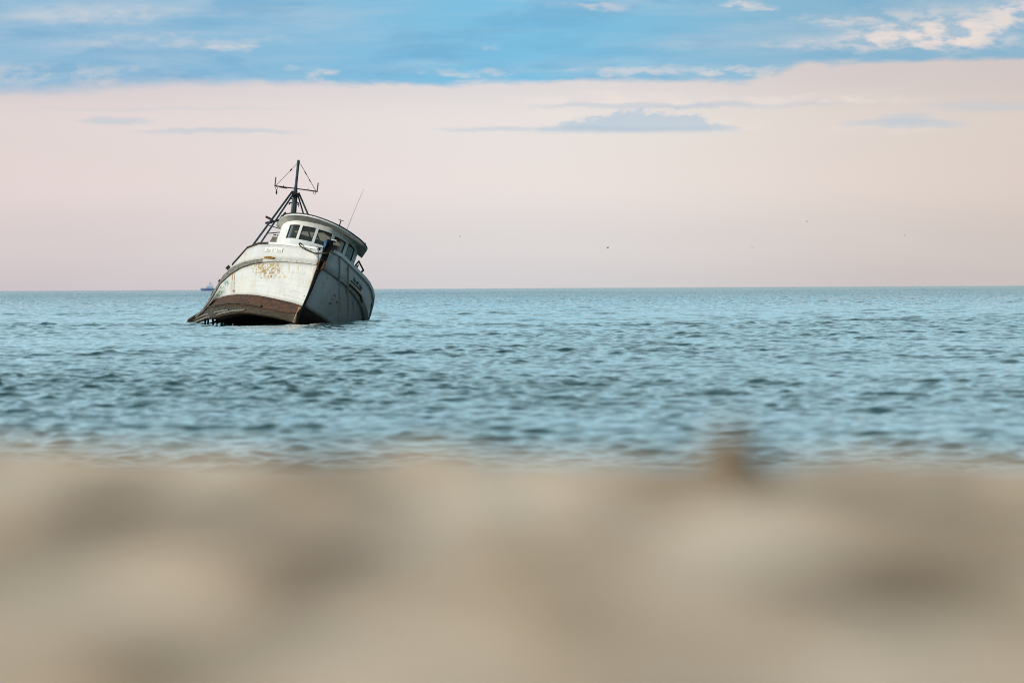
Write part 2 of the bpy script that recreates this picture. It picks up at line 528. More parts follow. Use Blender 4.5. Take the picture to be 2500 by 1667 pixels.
hull_band(C_['cs'], C_['us'], 3, 0, 0, 3)
hull_band(C_['us'], C_['ls'], 1, 0, 3, 3.4)
hull_band(C_['ls'], C_['bs'], 10, 0, 3.4, 10)
hull_band(C_['bs'], C_['qs'], 4, 1, 10, 12)
hull_band(C_['qs'], C_['ws'], 4, 2, 12, 14)
hull_band(C_['cp'], C_['up'], 3, 0, 0, 3)
hull_band(C_['up'], C_['lp'], 1, 0, 3, 3.4)
hull_band(C_['lp'], C_['bp'], 10, 0, 3.4, 10)
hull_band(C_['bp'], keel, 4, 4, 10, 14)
# the ripped open bottom: dark inside seen beneath the planks
ncol = int(np.searchsorted(SS, 6.3))
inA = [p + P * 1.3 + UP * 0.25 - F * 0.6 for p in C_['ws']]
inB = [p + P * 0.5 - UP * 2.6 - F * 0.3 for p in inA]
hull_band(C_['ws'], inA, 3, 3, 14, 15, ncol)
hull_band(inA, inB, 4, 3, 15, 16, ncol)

# white paint with plank seams, rust, algae
M_hull, g_, b_ = hull_white()
bv = BVHTree.FromPolygons([tuple(v) for v in mb.v], mb.f)


def hit(px, py, off=0.0):
    d = ray(px, py)
    loc, nor, idx, dist = bv.ray_cast(CL, d)
    if loc is None:
        return None
    if nor.dot(d) > 0:
        nor = -nor
    return loc + nor * off if off else loc


tcn = g_.new('ShaderNodeTexCoord')
obj_co = tcn.outputs['Object']
uvn = g_.new('ShaderNodeSeparateXYZ')
g_.nt.links.new(tcn.outputs['UV'], uvn.inputs[0])
na = g_.noise(obj_co, 0.9, 6, 0.6)
nb = g_.noise(obj_co, 7.0, 8, 0.7)
nc = g_.noise(obj_co, 3.2, 6, 0.6)
ns = g_.noise(g_.vm('MULTIPLY', obj_co, (4, 4, 0.5)), 1.6, 5, 0.6)
col = g_.mix(g_.ss(na, 0.35, 0.7), (0.62, 0.62, 0.615, 1), (0.53, 0.53, 0.525, 1))
col = g_.mix(g_.mul(g_.ss(ns, 0.52, 0.70), 0.5), col, (0.46, 0.38, 0.25, 1))
seam = g_.m('FRACT', g_.add(uvn.outputs[1], g_.mul(g_.sub(na, 0.5), 0.25)))
seam = g_.mul(g_.mul(g_.ss(seam, 0.10, 0.03), g_.ss(nc, 0.40, 0.60)), g_.ss(uvn.outputs[1], 3.3, 3.6))
col = g_.mix(g_.mul(seam, 0.30), col, (0.22, 0.21, 0.19, 1))


def stain(px, py, rx, ry, colr, k, nz, lo, hi, rz=1.0):
    """a patch of that colour on the paint, centred on the point seen there; radii in metres"""
    global col
    c = hit(px, py)
    if c is None:
        return
    c = c - BO
    d = g_.vm('LENGTH', g_.vm('MULTIPLY', g_.vm('SUBTRACT', obj_co, tuple(c)), (1 / rx, 1 / rz, 1 / ry)), out=1)
    f = g_.mul(g_.ss(d, 1.0, 0.25), g_.ss(nz, lo, hi))
    col = g_.mix(g_.mul(f, k), col, colr)


OCH = (0.31, 0.185, 0.03, 1)
stain(706, 652, 0.05, 0.42, (0.45, 0.28, 0.09, 1), .7, nb, 0.3, 0.55, 1)
stain(728, 655, 0.04, 0.30, (0.42, 0.24, 0.07, 1), .7, nb, 0.3, 0.55, 1)
stain(622, 640, 0.05, 0.35, (0.42, 0.27, 0.10, 1), .65, nb, 0.3, 0.55, 1)
stain(845, 712, 0.04, 0.40, (0.25, 0.10, 0.03, 1), .8, nb, 0.3, 0.5, 1)
stain(862, 745, 0.05, 0.45, (0.20, 0.09, 0.03, 1), .8, nb, 0.3, 0.5, 1)
stain(640, 656, 0.75, 0.46, OCH, .95, nb, 0.47, 0.55, 1.5)
stain(668, 657, 0.75, 0.48, OCH, .95, nb, 0.47, 0.55, 1.5)
stain(658, 670, 0.45, 0.40, OCH, .95, nb, 0.48, 0.55, 1.5)
stain(652, 650, 1.0, 0.16, (0.42, 0.30, 0.10, 1), .7, nb, 0.46, 0.56, 1.5)
stain(692, 672, 0.45, 0.45, (0.47, 0.36, 0.16, 1), .8, nb, 0.53, 0.60, 1.5)
stain(612, 652, 0.5, 0.22, (0.45, 0.38, 0.2, 1), .7, nb, 0.53, 0.60, 1.5)
GRN = (0.05, 0.20, 0.12, 1)
stain(553, 690, 0.20, 0.24, (0.04, 0.24, 0.19, 1), .9, nb, 0.44, 0.54, 3)
stain(541, 710, 0.30, 0.34, GRN, .9, nb, 0.44, 0.55, 3)
stain(533, 721, 0.18, 0.14, GRN, .85, nb, 0.43, 0.54, 3)
stain(737, 668, 0.25, 0.12, (0.25, 0.5, 0.45, 1), .5, nb, 0.45, 0.6, 2)
stain(743, 723, 0.05, 0.05, (0.02, 0.12, 0.09, 1), .95, nb, 0.1, 0.2)
stain(638, 679, 0.05, 0.04, (0.01, 0.01, 0.01, 1), 1, nb, 0.1, 0.2)
stain(567.5, 676, 0.06, 0.34, (0.42, 0.20, 0.04, 1), .9, nb, 0.3, 0.45, 1)
stain(566, 700, 0.07, 0.5, (0.58, 0.36, 0.12, 1), .7, nb, 0.2, 0.5, 1)
stain(567, 664, 0.10, 0.11, (0.012, 0.008, 0.006, 1), 1, nb, 0.1, 0.3, 1)
stain(572, 690, 0.045, 0.75, (0.10, 0.09, 0.07, 1), .85, nb, 0.38, 0.5, 1)
stain(571, 711, 0.10, 0.12, (0.03, 0.035, 0.02, 1), .9, nb, 0.35, 0.45, 1)
stain(600, 700, 0.9, 0.8, (0.66, 0.60, 0.42, 1), .45, na, 0.3, 0.6, 2)
stain(600, 623, 0.13, 0.16, (0.5, 0.35, 0.15, 1), .7, nb, 0.42, 0.55, 2)
for q in ((815, 720, .05, .06), (822.5, 738, .09, .12), (811, 731, .06, .1), (818, 722, .05, .12), (800, 680, .05, .05), (788, 691, .05, .05), (806, 741, .12, .10), (814, 701, .04, .04)):
    stain(q[0], q[1], q[2], q[3], (0.30, 0.11, 0.025, 1), .9, nb, 0.34, 0.50, 1)
stain(768, 668, 0.14, 0.45, (0.50, 0.25, 0.07, 1), .85, nb, 0.35, 0.55, 1)
stain(757, 692, 0.12, 0.5, (0.60, 0.38, 0.16, 1), .6, nb, 0.35, 0.6, 1)
stain(752, 715, 0.10, 0.5, (0.62, 0.48, 0.28, 1), .35, nb, 0.35, 0.6, 1)
g_.put(b_.inputs['Base Color'], col)
bn = g_.new('ShaderNodeBump')
bn.inputs['Strength'].default_value = 0.35
bn.inputs['Distance'].default_value = 0.02
g_.put(bn.inputs['Height'], g_.add(g_.mul(seam, -1.0), g_.mul(nb, 0.35)))
g_.put(b_.inputs['Normal'], bn.outputs[0])

hull = mesh_obj('hull', mb.v, mb.f, [M_hull, M_boot, M_plank, M_black, M_boot_shade], boat, BO, mb.m, True)
uvl = hull.data.uv_layers.new(name='hull_uv')
li = np.zeros(len(hull.data.loops), int)
hull.data.loops.foreach_get('vertex_index', li)
uvl.data.foreach_set('uv', np.array(hull_uv)[li].ravel().tolist())
sol = hull.modifiers.new('shell', 'SOLIDIFY')
sol.thickness = 0.06
sol.offset = 0.0


def outward(curve, side):
    out = []
    for i in range(len(curve)):
        t = (curve[min(i + 1, len(curve) - 1)] - curve[max(i - 1, 0)]).normalized()
        n = t.cross(UP).normalized()
        if n.dot(P) * side < 0:
            n = -n
        out.append(n)
    return out


def rail(name, a, b_, side, w, mats, split=None, cols=NS, wob=0.0):
    n = outward(a, side)
    m_ = MB()
    rr = [(1 + wob * (random.random() - .5)) * (1 if side > 0 else float(np.interp(SS[k], [0, 4, 8, 14], [1, 1, .35, .2]))) for k in range(cols)]
    oa = [a[i] + n[i] * w * rr[i] for i in range(cols)]
    ob = [b_[i] + n[i] * w * rr[i] for i in range(cols)]
    m_.ribbon([[p - q * 0.02 for p, q in zip(a[:cols], n)], oa, ob, [p - q * 0.02 for p, q in zip(b_[:cols], n)]], 0, True)
    o = m_.build(name, mats, hull, BO)
    if split is not None:
        nf = cols - 1
        for k, f in enumerate(o.data.polygons):
            f.material_index = 0 if (k % nf) < split else 1
    return o


M_railw = worn('dirty white rail paint', (0.48, 0.48, 0.45, 1), (0.30, 0.29, 0.26, 1), 4, 0.4, 0.65, 0.6, 0.3, c3=(0.16, 0.13, 0.09, 1))
rail('rub_rail', C_['us'], C_['ls'], -1, 0.13, [M_railw, M_wood_grey], 8, wob=0.12, cols=NS)
rail('rub_rail', C_['up'], C_['lp'], 1, 0.16, [M_railw, M_rust], 99)
topS = [p + UP * 0.07 for p in C_['cs']]
topP = [p + UP * 0.10 for p in C_['cp']]
o = rail('cap_rail', topS, [p - UP * 0.03 for p in C_['cs']], -1, 0.07, [M_white2, M_wood_brown], 8, wob=0.5, cols=12)
rail('cap_rail', topP, [p - UP * 0.06 for p in C_['cp']], 1, 0.12, [M_white2, M_wood_brown], 99)
# inner face and top board of the bulwark rails
for cur, side in ((topS, -1), (topP, 1)):
    n = outward(cur, side)
    MB().ribbon([[p + UP * .012 for p in cur][:12], [p - q * 0.16 + UP * .012 for p, q in zip(cur, n)][:12], [p - q * 0.16 - UP * .08 for p, q in zip(cur, n)][:12]], 0).build('rail_top', M_white2 if side > 0 else M_wood_grey, hull, BO)
# rust broken bits of the rails
bt = [hit(*r1(x, y), 0.16) for x, y in ((772, 912), (800, 910), (830, 913), (852, 916))]
MB().tube(bt, [0.05, 0.06, 0.07, 0.05], 6).build('rust_patch', M_ochre, hull, BO)
bt = [hit(*r5(x, y), 0.20) for x, y in ((1120, 765), (1180, 810), (1250, 885), (1310, 960), (1350, 1040))]
MB().tube(bt, [0.05, 0.05, 0.04, 0.06, 0.04], 6).build('rust_patch', M_rust, hull, BO)
# projecting strake along the brown bottom
st = []
for x, y in ((641, 747.5), (620, 743.5), (600, 741.5), (585, 740.2), (566, 739.8), (548, 742.5), (530, 746), (512, 750.5), (503, 755), (492, 763), (478, 772), (462, 782)):
    h = hit(x, y, 0.05)
    if h: st.append(h)
n_ = Vector((-0.6, -0.75, 0.1)).normalized()
MB().ribbon([[p - n_ * 0.06 + UP * .035 for p in st], [p + n_ * .07 + UP * .03 for p in st], [p + n_ * .07 - UP * .05 for p in st], [p - n_ * .06 - UP * .12 for p in st]], 0, True).build('strake', M_plank, hull, BO)
# splintered plank ends along the tail
for pts in (((560, 757), (530, 762), (500, 770), (470, 783), (446, 794)), ((600, 757), (570, 759), (540, 766), (505, 776), (474, 788))):
    hp = [hit(x, y, 0.04) for x, y in pts]
    hp = [h for h in hp if h]
    if len(hp) > 2:
        MB().ribbon([[p + UP * .05 for p in hp], [p + n_ * .05 + UP * .04 for p in hp], [p + n_ * .05 - UP * .04 for p in hp], [p - UP * .05 for p in hp]], 0, True).build('plank', M_wood_grey, hull, BO)
# bare ribs in the hole
sR = 7.2
for (xa, ya), (xb, yb) in ((r6(980, 1140), r6(960, 1290)), (r6(1125, 1090), r6(1150, 1240)), (r6(1245, 1060), r6(1300, 1190)), (r6(1410, 1010), r6(1480, 1150)), (r6(880, 1180), r6(860, 1290))):
    MB().beam(U(xa, ya - 3, sR), U(xb, yb + 3, sR + .3), (1, 0, 0), 0.10, 0.12).build('rib', M_black, hull, BO)
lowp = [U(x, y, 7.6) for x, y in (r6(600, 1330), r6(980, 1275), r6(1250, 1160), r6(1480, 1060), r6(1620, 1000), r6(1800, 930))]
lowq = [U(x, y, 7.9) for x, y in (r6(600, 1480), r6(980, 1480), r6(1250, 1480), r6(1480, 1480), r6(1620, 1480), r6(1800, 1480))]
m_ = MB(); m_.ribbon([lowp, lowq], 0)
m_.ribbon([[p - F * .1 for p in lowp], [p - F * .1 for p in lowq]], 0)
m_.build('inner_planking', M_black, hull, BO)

# stem post
m_ = MB()
stem = [(*rB(1350, 112), 15, -.55), (*rB(1300, 250), 18, -.52), (*rB(1245, 380), 20, -.5), (*rB(1205, 500), 19, -.47), (*rB(1130, 750), 16, -.38), (*rB(1065, 900), 16, -.3), (*rB(990, 1090), 14, -.2), (*rB(920, 1260), 9.5, -.12), (*rB(815, 1500), 6.5, -.05),
        (*r5(548, 850), 6.8, .1), (*r5(478, 1000), 6.8, .2), (*r5(421, 1130), 6.8, .32), (*r5(335, 1330), 6.5, .5), (*r5(310, 1410), 7, .6), (*r5(280, 1500), 7, .7)]
cs = [(U(x, y, min(s, -.1) - .05), w * MPX / 2) for x, y, w, s in stem]
rows = []
for dx, df_ in ((-1, 0.0), (-.75, .10), (.75, .10), (1, 0.0), (.9, -.22), (-.9, -.22)):
    rows.append([c + P * dx * w + F * df_ for c, w in cs])
m_.ribbon(rows, 0, True)
nr = len(cs)
m_.f.append(tuple(i * nr for i in range(6))); m_.m.append(0)
stem_o = m_.build('stem_post', M_stem, hull, BO)
# worn iron and wood on the stem
MB().tube([U(*rB(x, y), s) for x, y, s in ((960, 880, -.5), (900, 1020, -.42), (860, 1130, -.38), (880, 1200, -.33))], [.03, .045, .04, .03], 6).build('stem_plate', M_rust, hull, BO)
MB().tube([U(*rB(x, y), s) for x, y, s in ((1170, 900, -.55), (1110, 1050, -.47), (1040, 1190, -.4), (980, 1260, -.35))], [.03, .05, .055, .03], 6).build('stem_plate', M_rust, hull, BO)
M_worn = worn('splintered bare stem wood', (0.42, 0.30, 0.17, 1), (0.14, 0.09, 0.05, 1), 9, 0.42, 0.6, 0.85, 0.6)
fl = [hit(*r7(x, y), 0.03) for x, y in ((2120, 460), (2060, 600), (1990, 760), (1930, 880), (1890, 1000))]
fl = [h for h in fl if h]
MB().ribbon([[p - P * .07 for p in fl], [p - P * .05 + F * .06 for p in fl], [p + P * .06 + F * .07 for p in fl], [p + P * .08 - F * .02 for p in fl]], 0, True).build('fashion_piece', M_worn, hull, BO)
# foredeck
deck = MB()
dk = [i for i in range(2, NS) if SS[i] < 8]
deck.ribbon([[C_['us'][i].lerp(C_['up'][i], t) + UP * .02 for i in dk] for t in np.linspace(0, 1, 6)])
deck.build('deck', M_wood_grey, boat, BO)
# loose strands of weed under the port rail
m_ = MB()
for a, b2 in (((583, 1235), (548, 1372)), ((575, 1240), (560, 1330)), ((545, 1260), (540, 1330)), ((502, 1330), (500, 1490)), ((520, 1290), (515, 1340)), ((590, 1200), (575, 1330))):
    pa, pb = rC(*a), rC(*b2)
    m_.tube([U(*pa, 6.6), U((pa[0] + pb[0]) / 2 + random.uniform(-.6, .6), (pa[1] + pb[1]) / 2, 6.55), U(*pb, 6.6)], [.02, .014, .006], 5)
m_.build('frayed_edge', M_iron, hull, BO)
# small iron fittings along the starboard sheer
for pts in ((rA(-850, 2550),), ):
    pass
def edge(px, py, dx):
    """depth of the planking just inside that outline"""
    for k in range(1, 14):
        h = hit(px + k * dx, py)
        if h: return h.y
    return S.y + 6


e = edge(553, 657, 1)
MB().beam(at_y(553, 657, e), at_y(560.5, 649.5, e), (0, 1, 0), .12, .16).build('cleat', M_iron, hull, BO)
e = edge(536, 689, 1)
MB().tube([at_y(x, y, e) for x, y in ((536, 689), (534, 686.5), (535.5, 684), (539, 683))], .035, 6).build('hook', M_iron, hull, BO)
e = edge(518, 720, 1)
MB().beam(at_y(517, 722, e), at_y(521, 712, e), (0, 1, 0), .10, .10).build('cleat', M_iron, hull, BO)

# ---- the name, in black letter, on both bows
GLY = {
    'B': (.82, [[(.16, 0), (.16, 1)], [(0, .92), (.5, .97), (.62, .78), (.56, .58), (.2, .52)], [(.2, .52), (.7, .42), (.66, .1), (.4, 0), (.02, .05)]]),
    'a': (.60, [[(.06, .5), (.28, .6), (.42, .5), (.42, .06), (.54, 0)], [(.42, .34), (.1, .27), (.1, .08), (.28, 0), (.42, .1)]]),
    'r': (.50, [[(.06, .58), (.16, .5), (.16, .05), (.24, 0)], [(.16, .45), (.34, .6), (.46, .5)]]),
    'O': (.90, [[(.35, .98), (.06, .62), (.14, .12), (.45, 0), (.78, .3), (.74, .8), (.35, .98)], [(.44, .85), (.36, .5), (.42, .15)]]),
    'f': (.52, [[(.48, .88), (.30, 1.0), (.2, .82), (.2, -.15)], [(.02, .56), (.42, .56)]]),
    'I': (.76, [[(.06, .8), (.3, 1.0), (.68, .86)], [(.5, .92), (.34, .55), (.52, .22), (.3, .0), (.02, .14)]]),
    's': (.50, [[(.44, .5), (.25, .6), (.08, .46), (.4, .18), (.24, 0), (.03, .08)]]),
    'l': (.34, [[(.08, 1.0), (.17, .9), (.17, .06), (.28, 0)]]),
    'e': (.50, [[(.44, .08), (.25, 0), (.1, .14), (.1, .46), (.28, .6), (.42, .42), (.12, .28)]]),
    ' ': (.34, [])}


def lettering(text, bx, by, ex, ey, ux, uy, parent, material, off, nib=.085, thick=.012):
    """black letter strokes laid on the planking along the base line (bx,by)-(ex,ey)"""
    tot = sum(GLY[c][0] for c in text)
    m_ = MB()
    x = 0.0
    na_ = (math.cos(R(35)) * nib, math.sin(R(35)) * nib)

    def to(qx, qy):
        t = qx / tot
        px, py = bx + (ex - bx) * t + ux * qy, by + (ey - by) * t + uy * qy
        a = hit(px, py, off)
        b2 = hit(px, py, off + thick)
        return a, b2
    for c in text:
        w, strokes = GLY[c]
        for stx in strokes:
            for (ax, ay), (cx, cy) in zip(stx[:-1], stx[1:]):
                q = [to(x + ax - na_[0], ay - na_[1]), to(x + ax + na_[0], ay + na_[1]), to(x + cx + na_[0], cy + na_[1]), to(x + cx - na_[0], cy - na_[1])]
                if any(k[0] is None for k in q):
                    continue
                m_.hexa([k[0] for k in q] + [k[1] for k in q])
        x += w
        if c == ' ':
            m_.build('name_lettering', material, parent, BO)
            m_ = MB()
    return m_.build('name_lettering', material, parent, BO)


pl = [hit(x, y, .03) for x, y in ((648, 615.8), (690.2, 617.8), (692.9, 606.5), (650.5, 604.5))]
pn = (pl[1] - pl[0]).cross(pl[3] - pl[0]).normalized()
if pn.dot(ray(670, 611)) > 0: pn = -pn
m_ = MB().hexa([p - pn * .03 for p in pl] + [p + pn * .035 for p in pl], 0)
cen = sum(pl, Vector()) / 4
m_.hexa([(p + pn * .036) for p in pl] + [cen + (p - cen) * .96 + pn * .044 for p in pl], 1)
m_.m[0:6] = [0] * 6
plate = m_.build('name_board', [M_rim, M_white2], hull, BO)
BVH_hull = bv
bv = BVHTree.FromPolygons([tuple(p + pn * .046) for p in pl], [(0, 1, 2, 3)])
lettering('Bar Of Isles', 650.3, 613.5, 689.6, 615.3, 1.6, -7.2, hull, M_fadeink, .002, .06, .006)
bv = BVH_hull
lettering('Bar Of Isles', 859.3, 682.9, 880.6, 707.0, 3.7, -6.4, hull, M_ink, .045, .085, .012)
uq = [hit(x, y, .03) for x, y in ((855.3, 684.0), (879.6, 708.6), (878.4, 709.9), (854.4, 685.4))]
uw = [hit(x, y, .07) for x, y in ((855.3, 684.0), (879.6, 708.6), (878.4, 709.9), (854.4, 685.4))]
MB().hexa(uq + uw).build('name_underline', M_ink, hull, BO)

# ---- wheelhouse
W_ = [(684.5, 561, 7.0), (687.5, 553.5, 6.2), (691.5, 547.5, 5.6), (699.5, 542.2, 5.0), (711.4, 539.6, 4.65), (729.3, 539.0, 4.4), (759, 543.2, 4.2), (794.8, 551.5, 4.15), (818.6, 561.0, 4.25), (842.4, 574, 4.6), (860, 588.2, 5.1), (869.8, 601.5, 5.6), (873.6, 611.5, 6.2), (872.5, 621.5, 7.0)]
NW = 240
dW = dense(W_, 24)
ti = np.linspace(0, 1, NW)
arc = np.concatenate([[0], np.cumsum(np.hypot(np.diff(dW[:, 0]), np.diff(dW[:, 1])))])
arc /= arc[-1]
Wt = [U(*[float(np.interp(t, arc, dW[:, k])) for k in range(3)]) for t in ti]
HW = 2.1
pa_ = np.array([proj(w) for w in Wt])
pb_ = np.array([proj(w - UP * HW) for w in Wt])


def wall_tv(px, py):
    e = pb_ - pa_
    v = ((px - pa_[:, 0]) * e[:, 0] + (py - pa_[:, 1]) * e[:, 1]) / (e ** 2).sum(1)
    dd = np.hypot(pa_[:, 0] + e[:, 0] * v - px, pa_[:, 1] + e[:, 1] * v - py)
    k = int(np.argmin(dd))
    return ti[k], float(v[k])


def Wp(t): 
    k = min(max(t, 0), 1) * (NW - 1)
    i = min(int(k), NW - 2)
    return Wt[i].lerp(Wt[i + 1], k - i)


def Wn(t):
    d = (Wp(min(t + .01, 1)) - Wp(max(t - .01, 0))).normalized()
    n = d.cross(UP).normalized()
    return n if n.dot(F) > 0 or abs(n.dot(P)) > .8 else -n


_c = (Wp(0) + Wp(1)) / 2 - F * 1


def Wno(t):
    d = (Wp(min(t + .01, 1)) - Wp(max(t - .01, 0))).normalized()
    n = d.cross(UP).normalized()
    return n if n.dot(Wp(t) - _c) > 0 else -n


wins = []
for q in (((570, 415), (785, 410), (690, 690), (475, 685)), ((840, 425), (1120, 485), (1005, 760), (735, 705)), ((1165, 500), (1455, 610), (1345, 890), (1065, 780)),
          ((1500, 650), (1735, 775), (1630, 1050), (1392, 930)), ((1780, 800), (1915, 920), (1815, 1205), (1680, 1080))):
    a = [wall_tv(*r3(*c)) for c in q]
    wins.append(((a[0][0] + a[3][0]) / 2, (a[1][0] + a[2][0]) / 2, (a[0][1] + a[1][1]) / 2, (a[2][1] + a[3][1]) / 2))
wins.insert(0, (0.012, 0.045, wins[0][2] + .03, wins[0][3] + .06))
print('WINS', [tuple(round(x, 3) for x in w) for w in wins])
TH = 0.09


def wpt(t, v, inn=0.0): return Wp(t) - UP * HW * v - Wno(t) * inn


m_ = MB()
edges = [0.0]
for w in wins:
    edges += [w[0], w[1]]
edges += [1.0]
ins = 0
for k in range(len(edges) - 1):
    t0, t1 = edges[k], edges[k + 1]
    n = max(2, int((t1 - t0) * 60))
    ts = np.linspace(t0, t1, n + 1)
    iswin = k % 2 == 1
    spans = [(0, 1)] if not iswin else [(0, wins[(k - 1) // 2][2]), (wins[(k - 1) // 2][3], 1)]
    for v0, v1 in spans:
        m_.ribbon([[wpt(t, v0) for t in ts], [wpt(t, v1) for t in ts], [wpt(t, v1, TH) for t in ts], [wpt(t, v0, TH) for t in ts]], 0, True)
    if not iswin:
        for t in (t0, t1):
            b = len(m_.v)
            m_.v += [wpt(t, 0), wpt(t, 1), wpt(t, 1, TH), wpt(t, 0, TH)]
            m_.f.append((b, b + 1, b + 2, b + 3)); m_.m.append(0)
# side walls aft and the back wall
for t in (0, 1):
    a = Wp(t)
    n = Wno(t)
    m_.hexa([a - UP * HW - n * TH, a - UP * HW, a - UP * HW - F * 2.2, a - UP * HW - F * 2.2 - n * TH, a - n * TH, a, a - F * 2.2, a - F * 2.2 - n * TH])
a, b2 = Wp(0) - F * 2.2, Wp(1) - F * 2.2
m_.hexa([a - UP * HW, b2 - UP * HW, b2 - UP * HW - F * .1, a - UP * HW - F * .1, a, b2, b2 - F * .1, a - F * .1], 1)
house = m_.build('wheelhouse', [M_white2, M_cream], boat, BO)
# the cabin trunk the wheelhouse stands on, down to the deck
m_ = MB()
ring_ = [Wp(t) - Wno(t) * .03 for t in np.linspace(0, 1, 24)] + [Wp(1) - F * 2.2, Wp(0) - F * 2.2]
ring_.append(ring_[0])
m_.ribbon([[p - UP * (HW - .02) for p in ring_], [p - UP * (HW + 1.7) for p in ring_]])
m_.build('cabin_trunk', M_white2, boat, BO)
# dashboard and fittings behind the glass
m_ = MB()
for t0, t1, dv, mi in ((.17, .30, .47, 0), (.30, .46, .50, 0), (.46, .62, .52, 0), (.62, .78, .50, 0), (.78, .93, .46, 0)):
    ts = np.linspace(t0, t1, 5)
    m_.ribbon([[wpt(t, dv, .16) for t in ts], [wpt(t, dv, .62) for t in ts], [wpt(t, 1, .62) for t in ts]], 0)
m_.build('dashboard', M_cream, boat, BO)
m_ = MB()
for t, v, wd, hh in ((.30, .37, .22, .16), (.36, .42, .14, .10), (.19, .34, .2, .3), (.66, .34, .35, .22), (.87, .33, .2, .3)):
    c = wpt(t, v + .1, .45)
    MB().beam(c - P * wd, c + P * wd, UP, hh, .15).build('instrument_panel', M_cream, boat, BO)
MB().hexa([wpt(t, v, d) for v, d in ((.445, .06), (.445, .07)) for t in (wins[1][0] + .004, wins[1][0] + .03)] + [wpt(t, v, d) for v, d in ((.385, .06), (.385, .07)) for t in (wins[1][0] + .004, wins[1][0] + .03)]).build('paper_notice', mat('white paper', (.7, .7, .7, 1))[0], boat, BO)
for w in wins:
    m_ = MB()
    t0, t1, v0, v1 = w
    ts = np.linspace(t0, t1, 7)
    m_.ribbon([[wpt(t, v0 + (v1 - v0) * q, .045) for t in ts] for q in np.linspace(0, 1, 4)], 1)
    gw = .035 / HW
    gt_ = min(.007, (t1 - t0) * .12)
    for vv0, vv1 in ((v0, v0 + gw), (v1 - gw, v1)):
        m_.ribbon([[wpt(t, vv0, .02) for t in ts], [wpt(t, vv1, .02) for t in ts], [wpt(t, vv1, .06) for t in ts], [wpt(t, vv0, .06) for t in ts]], 0, True)
    for tt0, tt1 in ((t0, t0 + gt_), (t1 - gt_, t1)):
        m_.hexa([wpt(tt0, v1, .06), wpt(tt1, v1, .06), wpt(tt1, v1, .018), wpt(tt0, v1, .018), wpt(tt0, v0, .06), wpt(tt1, v0, .06), wpt(tt1, v0, .018), wpt(tt0, v0, .018)], 0)
    m_.build('window', [M_gasket, M_glass], house, BO, fix=False)

# roof with its deep visor
O_ = [(674.7, 553, 7.3), (684.4, 535, 5.7), (691, 530.2, 5.0), (698.7, 527, 4.5), (711.4, 525.3, 4.1), (735.2, 526, 3.7), (759, 530, 3.4), (782.9, 537, 3.2), (806.7, 546.2, 3.15), (830.5, 557.2, 3.25), (854.3, 571.7, 3.55), (878.1, 589.3, 4.2), (889.5, 601, 4.8), (894.6, 611, 5.6), (891, 618, 6.2), (882.9, 630.4, 7.2)]
dO = dense(O_, 10)
arcO = np.concatenate([[0], np.cumsum(np.hypot(np.diff(dO[:, 0]), np.diff(dO[:, 1])))])
arcO /= arcO[-1]
tO = np.linspace(0, 1, 90)
Op = [U(*[float(np.interp(t, arcO, dO[:, k])) for k in range(3)]) for t in tO]
Wi = [Wp(t) - Wno(t) * .02 for t in tO]
cenR = sum(Op, Vector()) / len(Op) - F * 1.2
m_ = MB()
m_.ribbon([[p.lerp(q, t) + UP * .004 for p, q in zip(Op, Wi)] for t in np.linspace(0, 1, 4)], 1)
m_.ribbon([[p for p in Op], [p + UP * .062 for p in Op]], 0)
cap = [p + (p - cenR).normalized() * .03 for p in Op]
m_.ribbon([[p + UP * .062 for p in Op], [p + UP * .066 for p in cap], [p + UP * .115 for p in cap], [p.lerp(cenR, .12) + UP * .16 for p in Op], [p.lerp(cenR, .5) + UP * .22 for p in Op], [p.lerp(cenR, .97) + UP * .25 for p in Op]], 2)
# ceiling and aft part over the house
aft = [Wp(0), Wp(1), Wp(1) - F * 2.4, Wp(0) - F * 2.4]
m_.hexa([p + UP * .01 for p in aft] + [p + UP * .11 for p in aft], 2)
m_.ribbon([[p + UP * .012 for p in Wi], [p.lerp(cenR, .5) + UP * .03 for p in Wi], [p.lerp(cenR, .97) + UP * .03 for p in Wi]], 1)
for k in (0, -1):
    q = [Op[k], Op[k] + UP * .11, Wi[k] + UP * .11, Wi[k]]
    b = len(m_.v); m_.v += q; m_.f.append((b, b + 1, b + 2, b + 3)); m_.m.append(0)
m_.build('roof', [M_white2, M_soffit, M_tar], house, BO, smooth=False)
# bits on the roof
MB().tube([U(*r2(420, 1280), 5.1), U(*r2(520, 1262), 4.7)], .05, 6).build('roof_bracket', M_iron, house, BO)
MB().beam(U(*r2(470, 1256), 5.0), U(*r2(500, 1225), 4.8), (0, 1, 0), .08, .14).build('lamp', M_steel, house, BO)
MB().beam(U(890, 600.5, 4.8), U(892.5, 593.5, 4.8), (0, 1, 0), .05, .06).build('lamp', M_iron, house, BO)
m_ = MB()
m_.beam(U(826.6, 557.5, 3.5), U(832.5, 538.5, 3.5), (0, 1, 0), .045, .055)
m_.beam(U(826.3, 535.3, 3.5), U(839.2, 540.2, 3.5), (0, 1, 0), .035, .03)
m_.build('bracket', M_wood_brown, house, BO)
MB().tube([U(844.6, 566.5, 3.6), U(866, 513, 3.6), U(888, 462.5, 3.6)], [.012, .010, .007], 6).build('whip_antenna', worn('grey fibreglass', (.30, .30, .28, 1), (.2, .2, .19, 1), 5), house, BO)

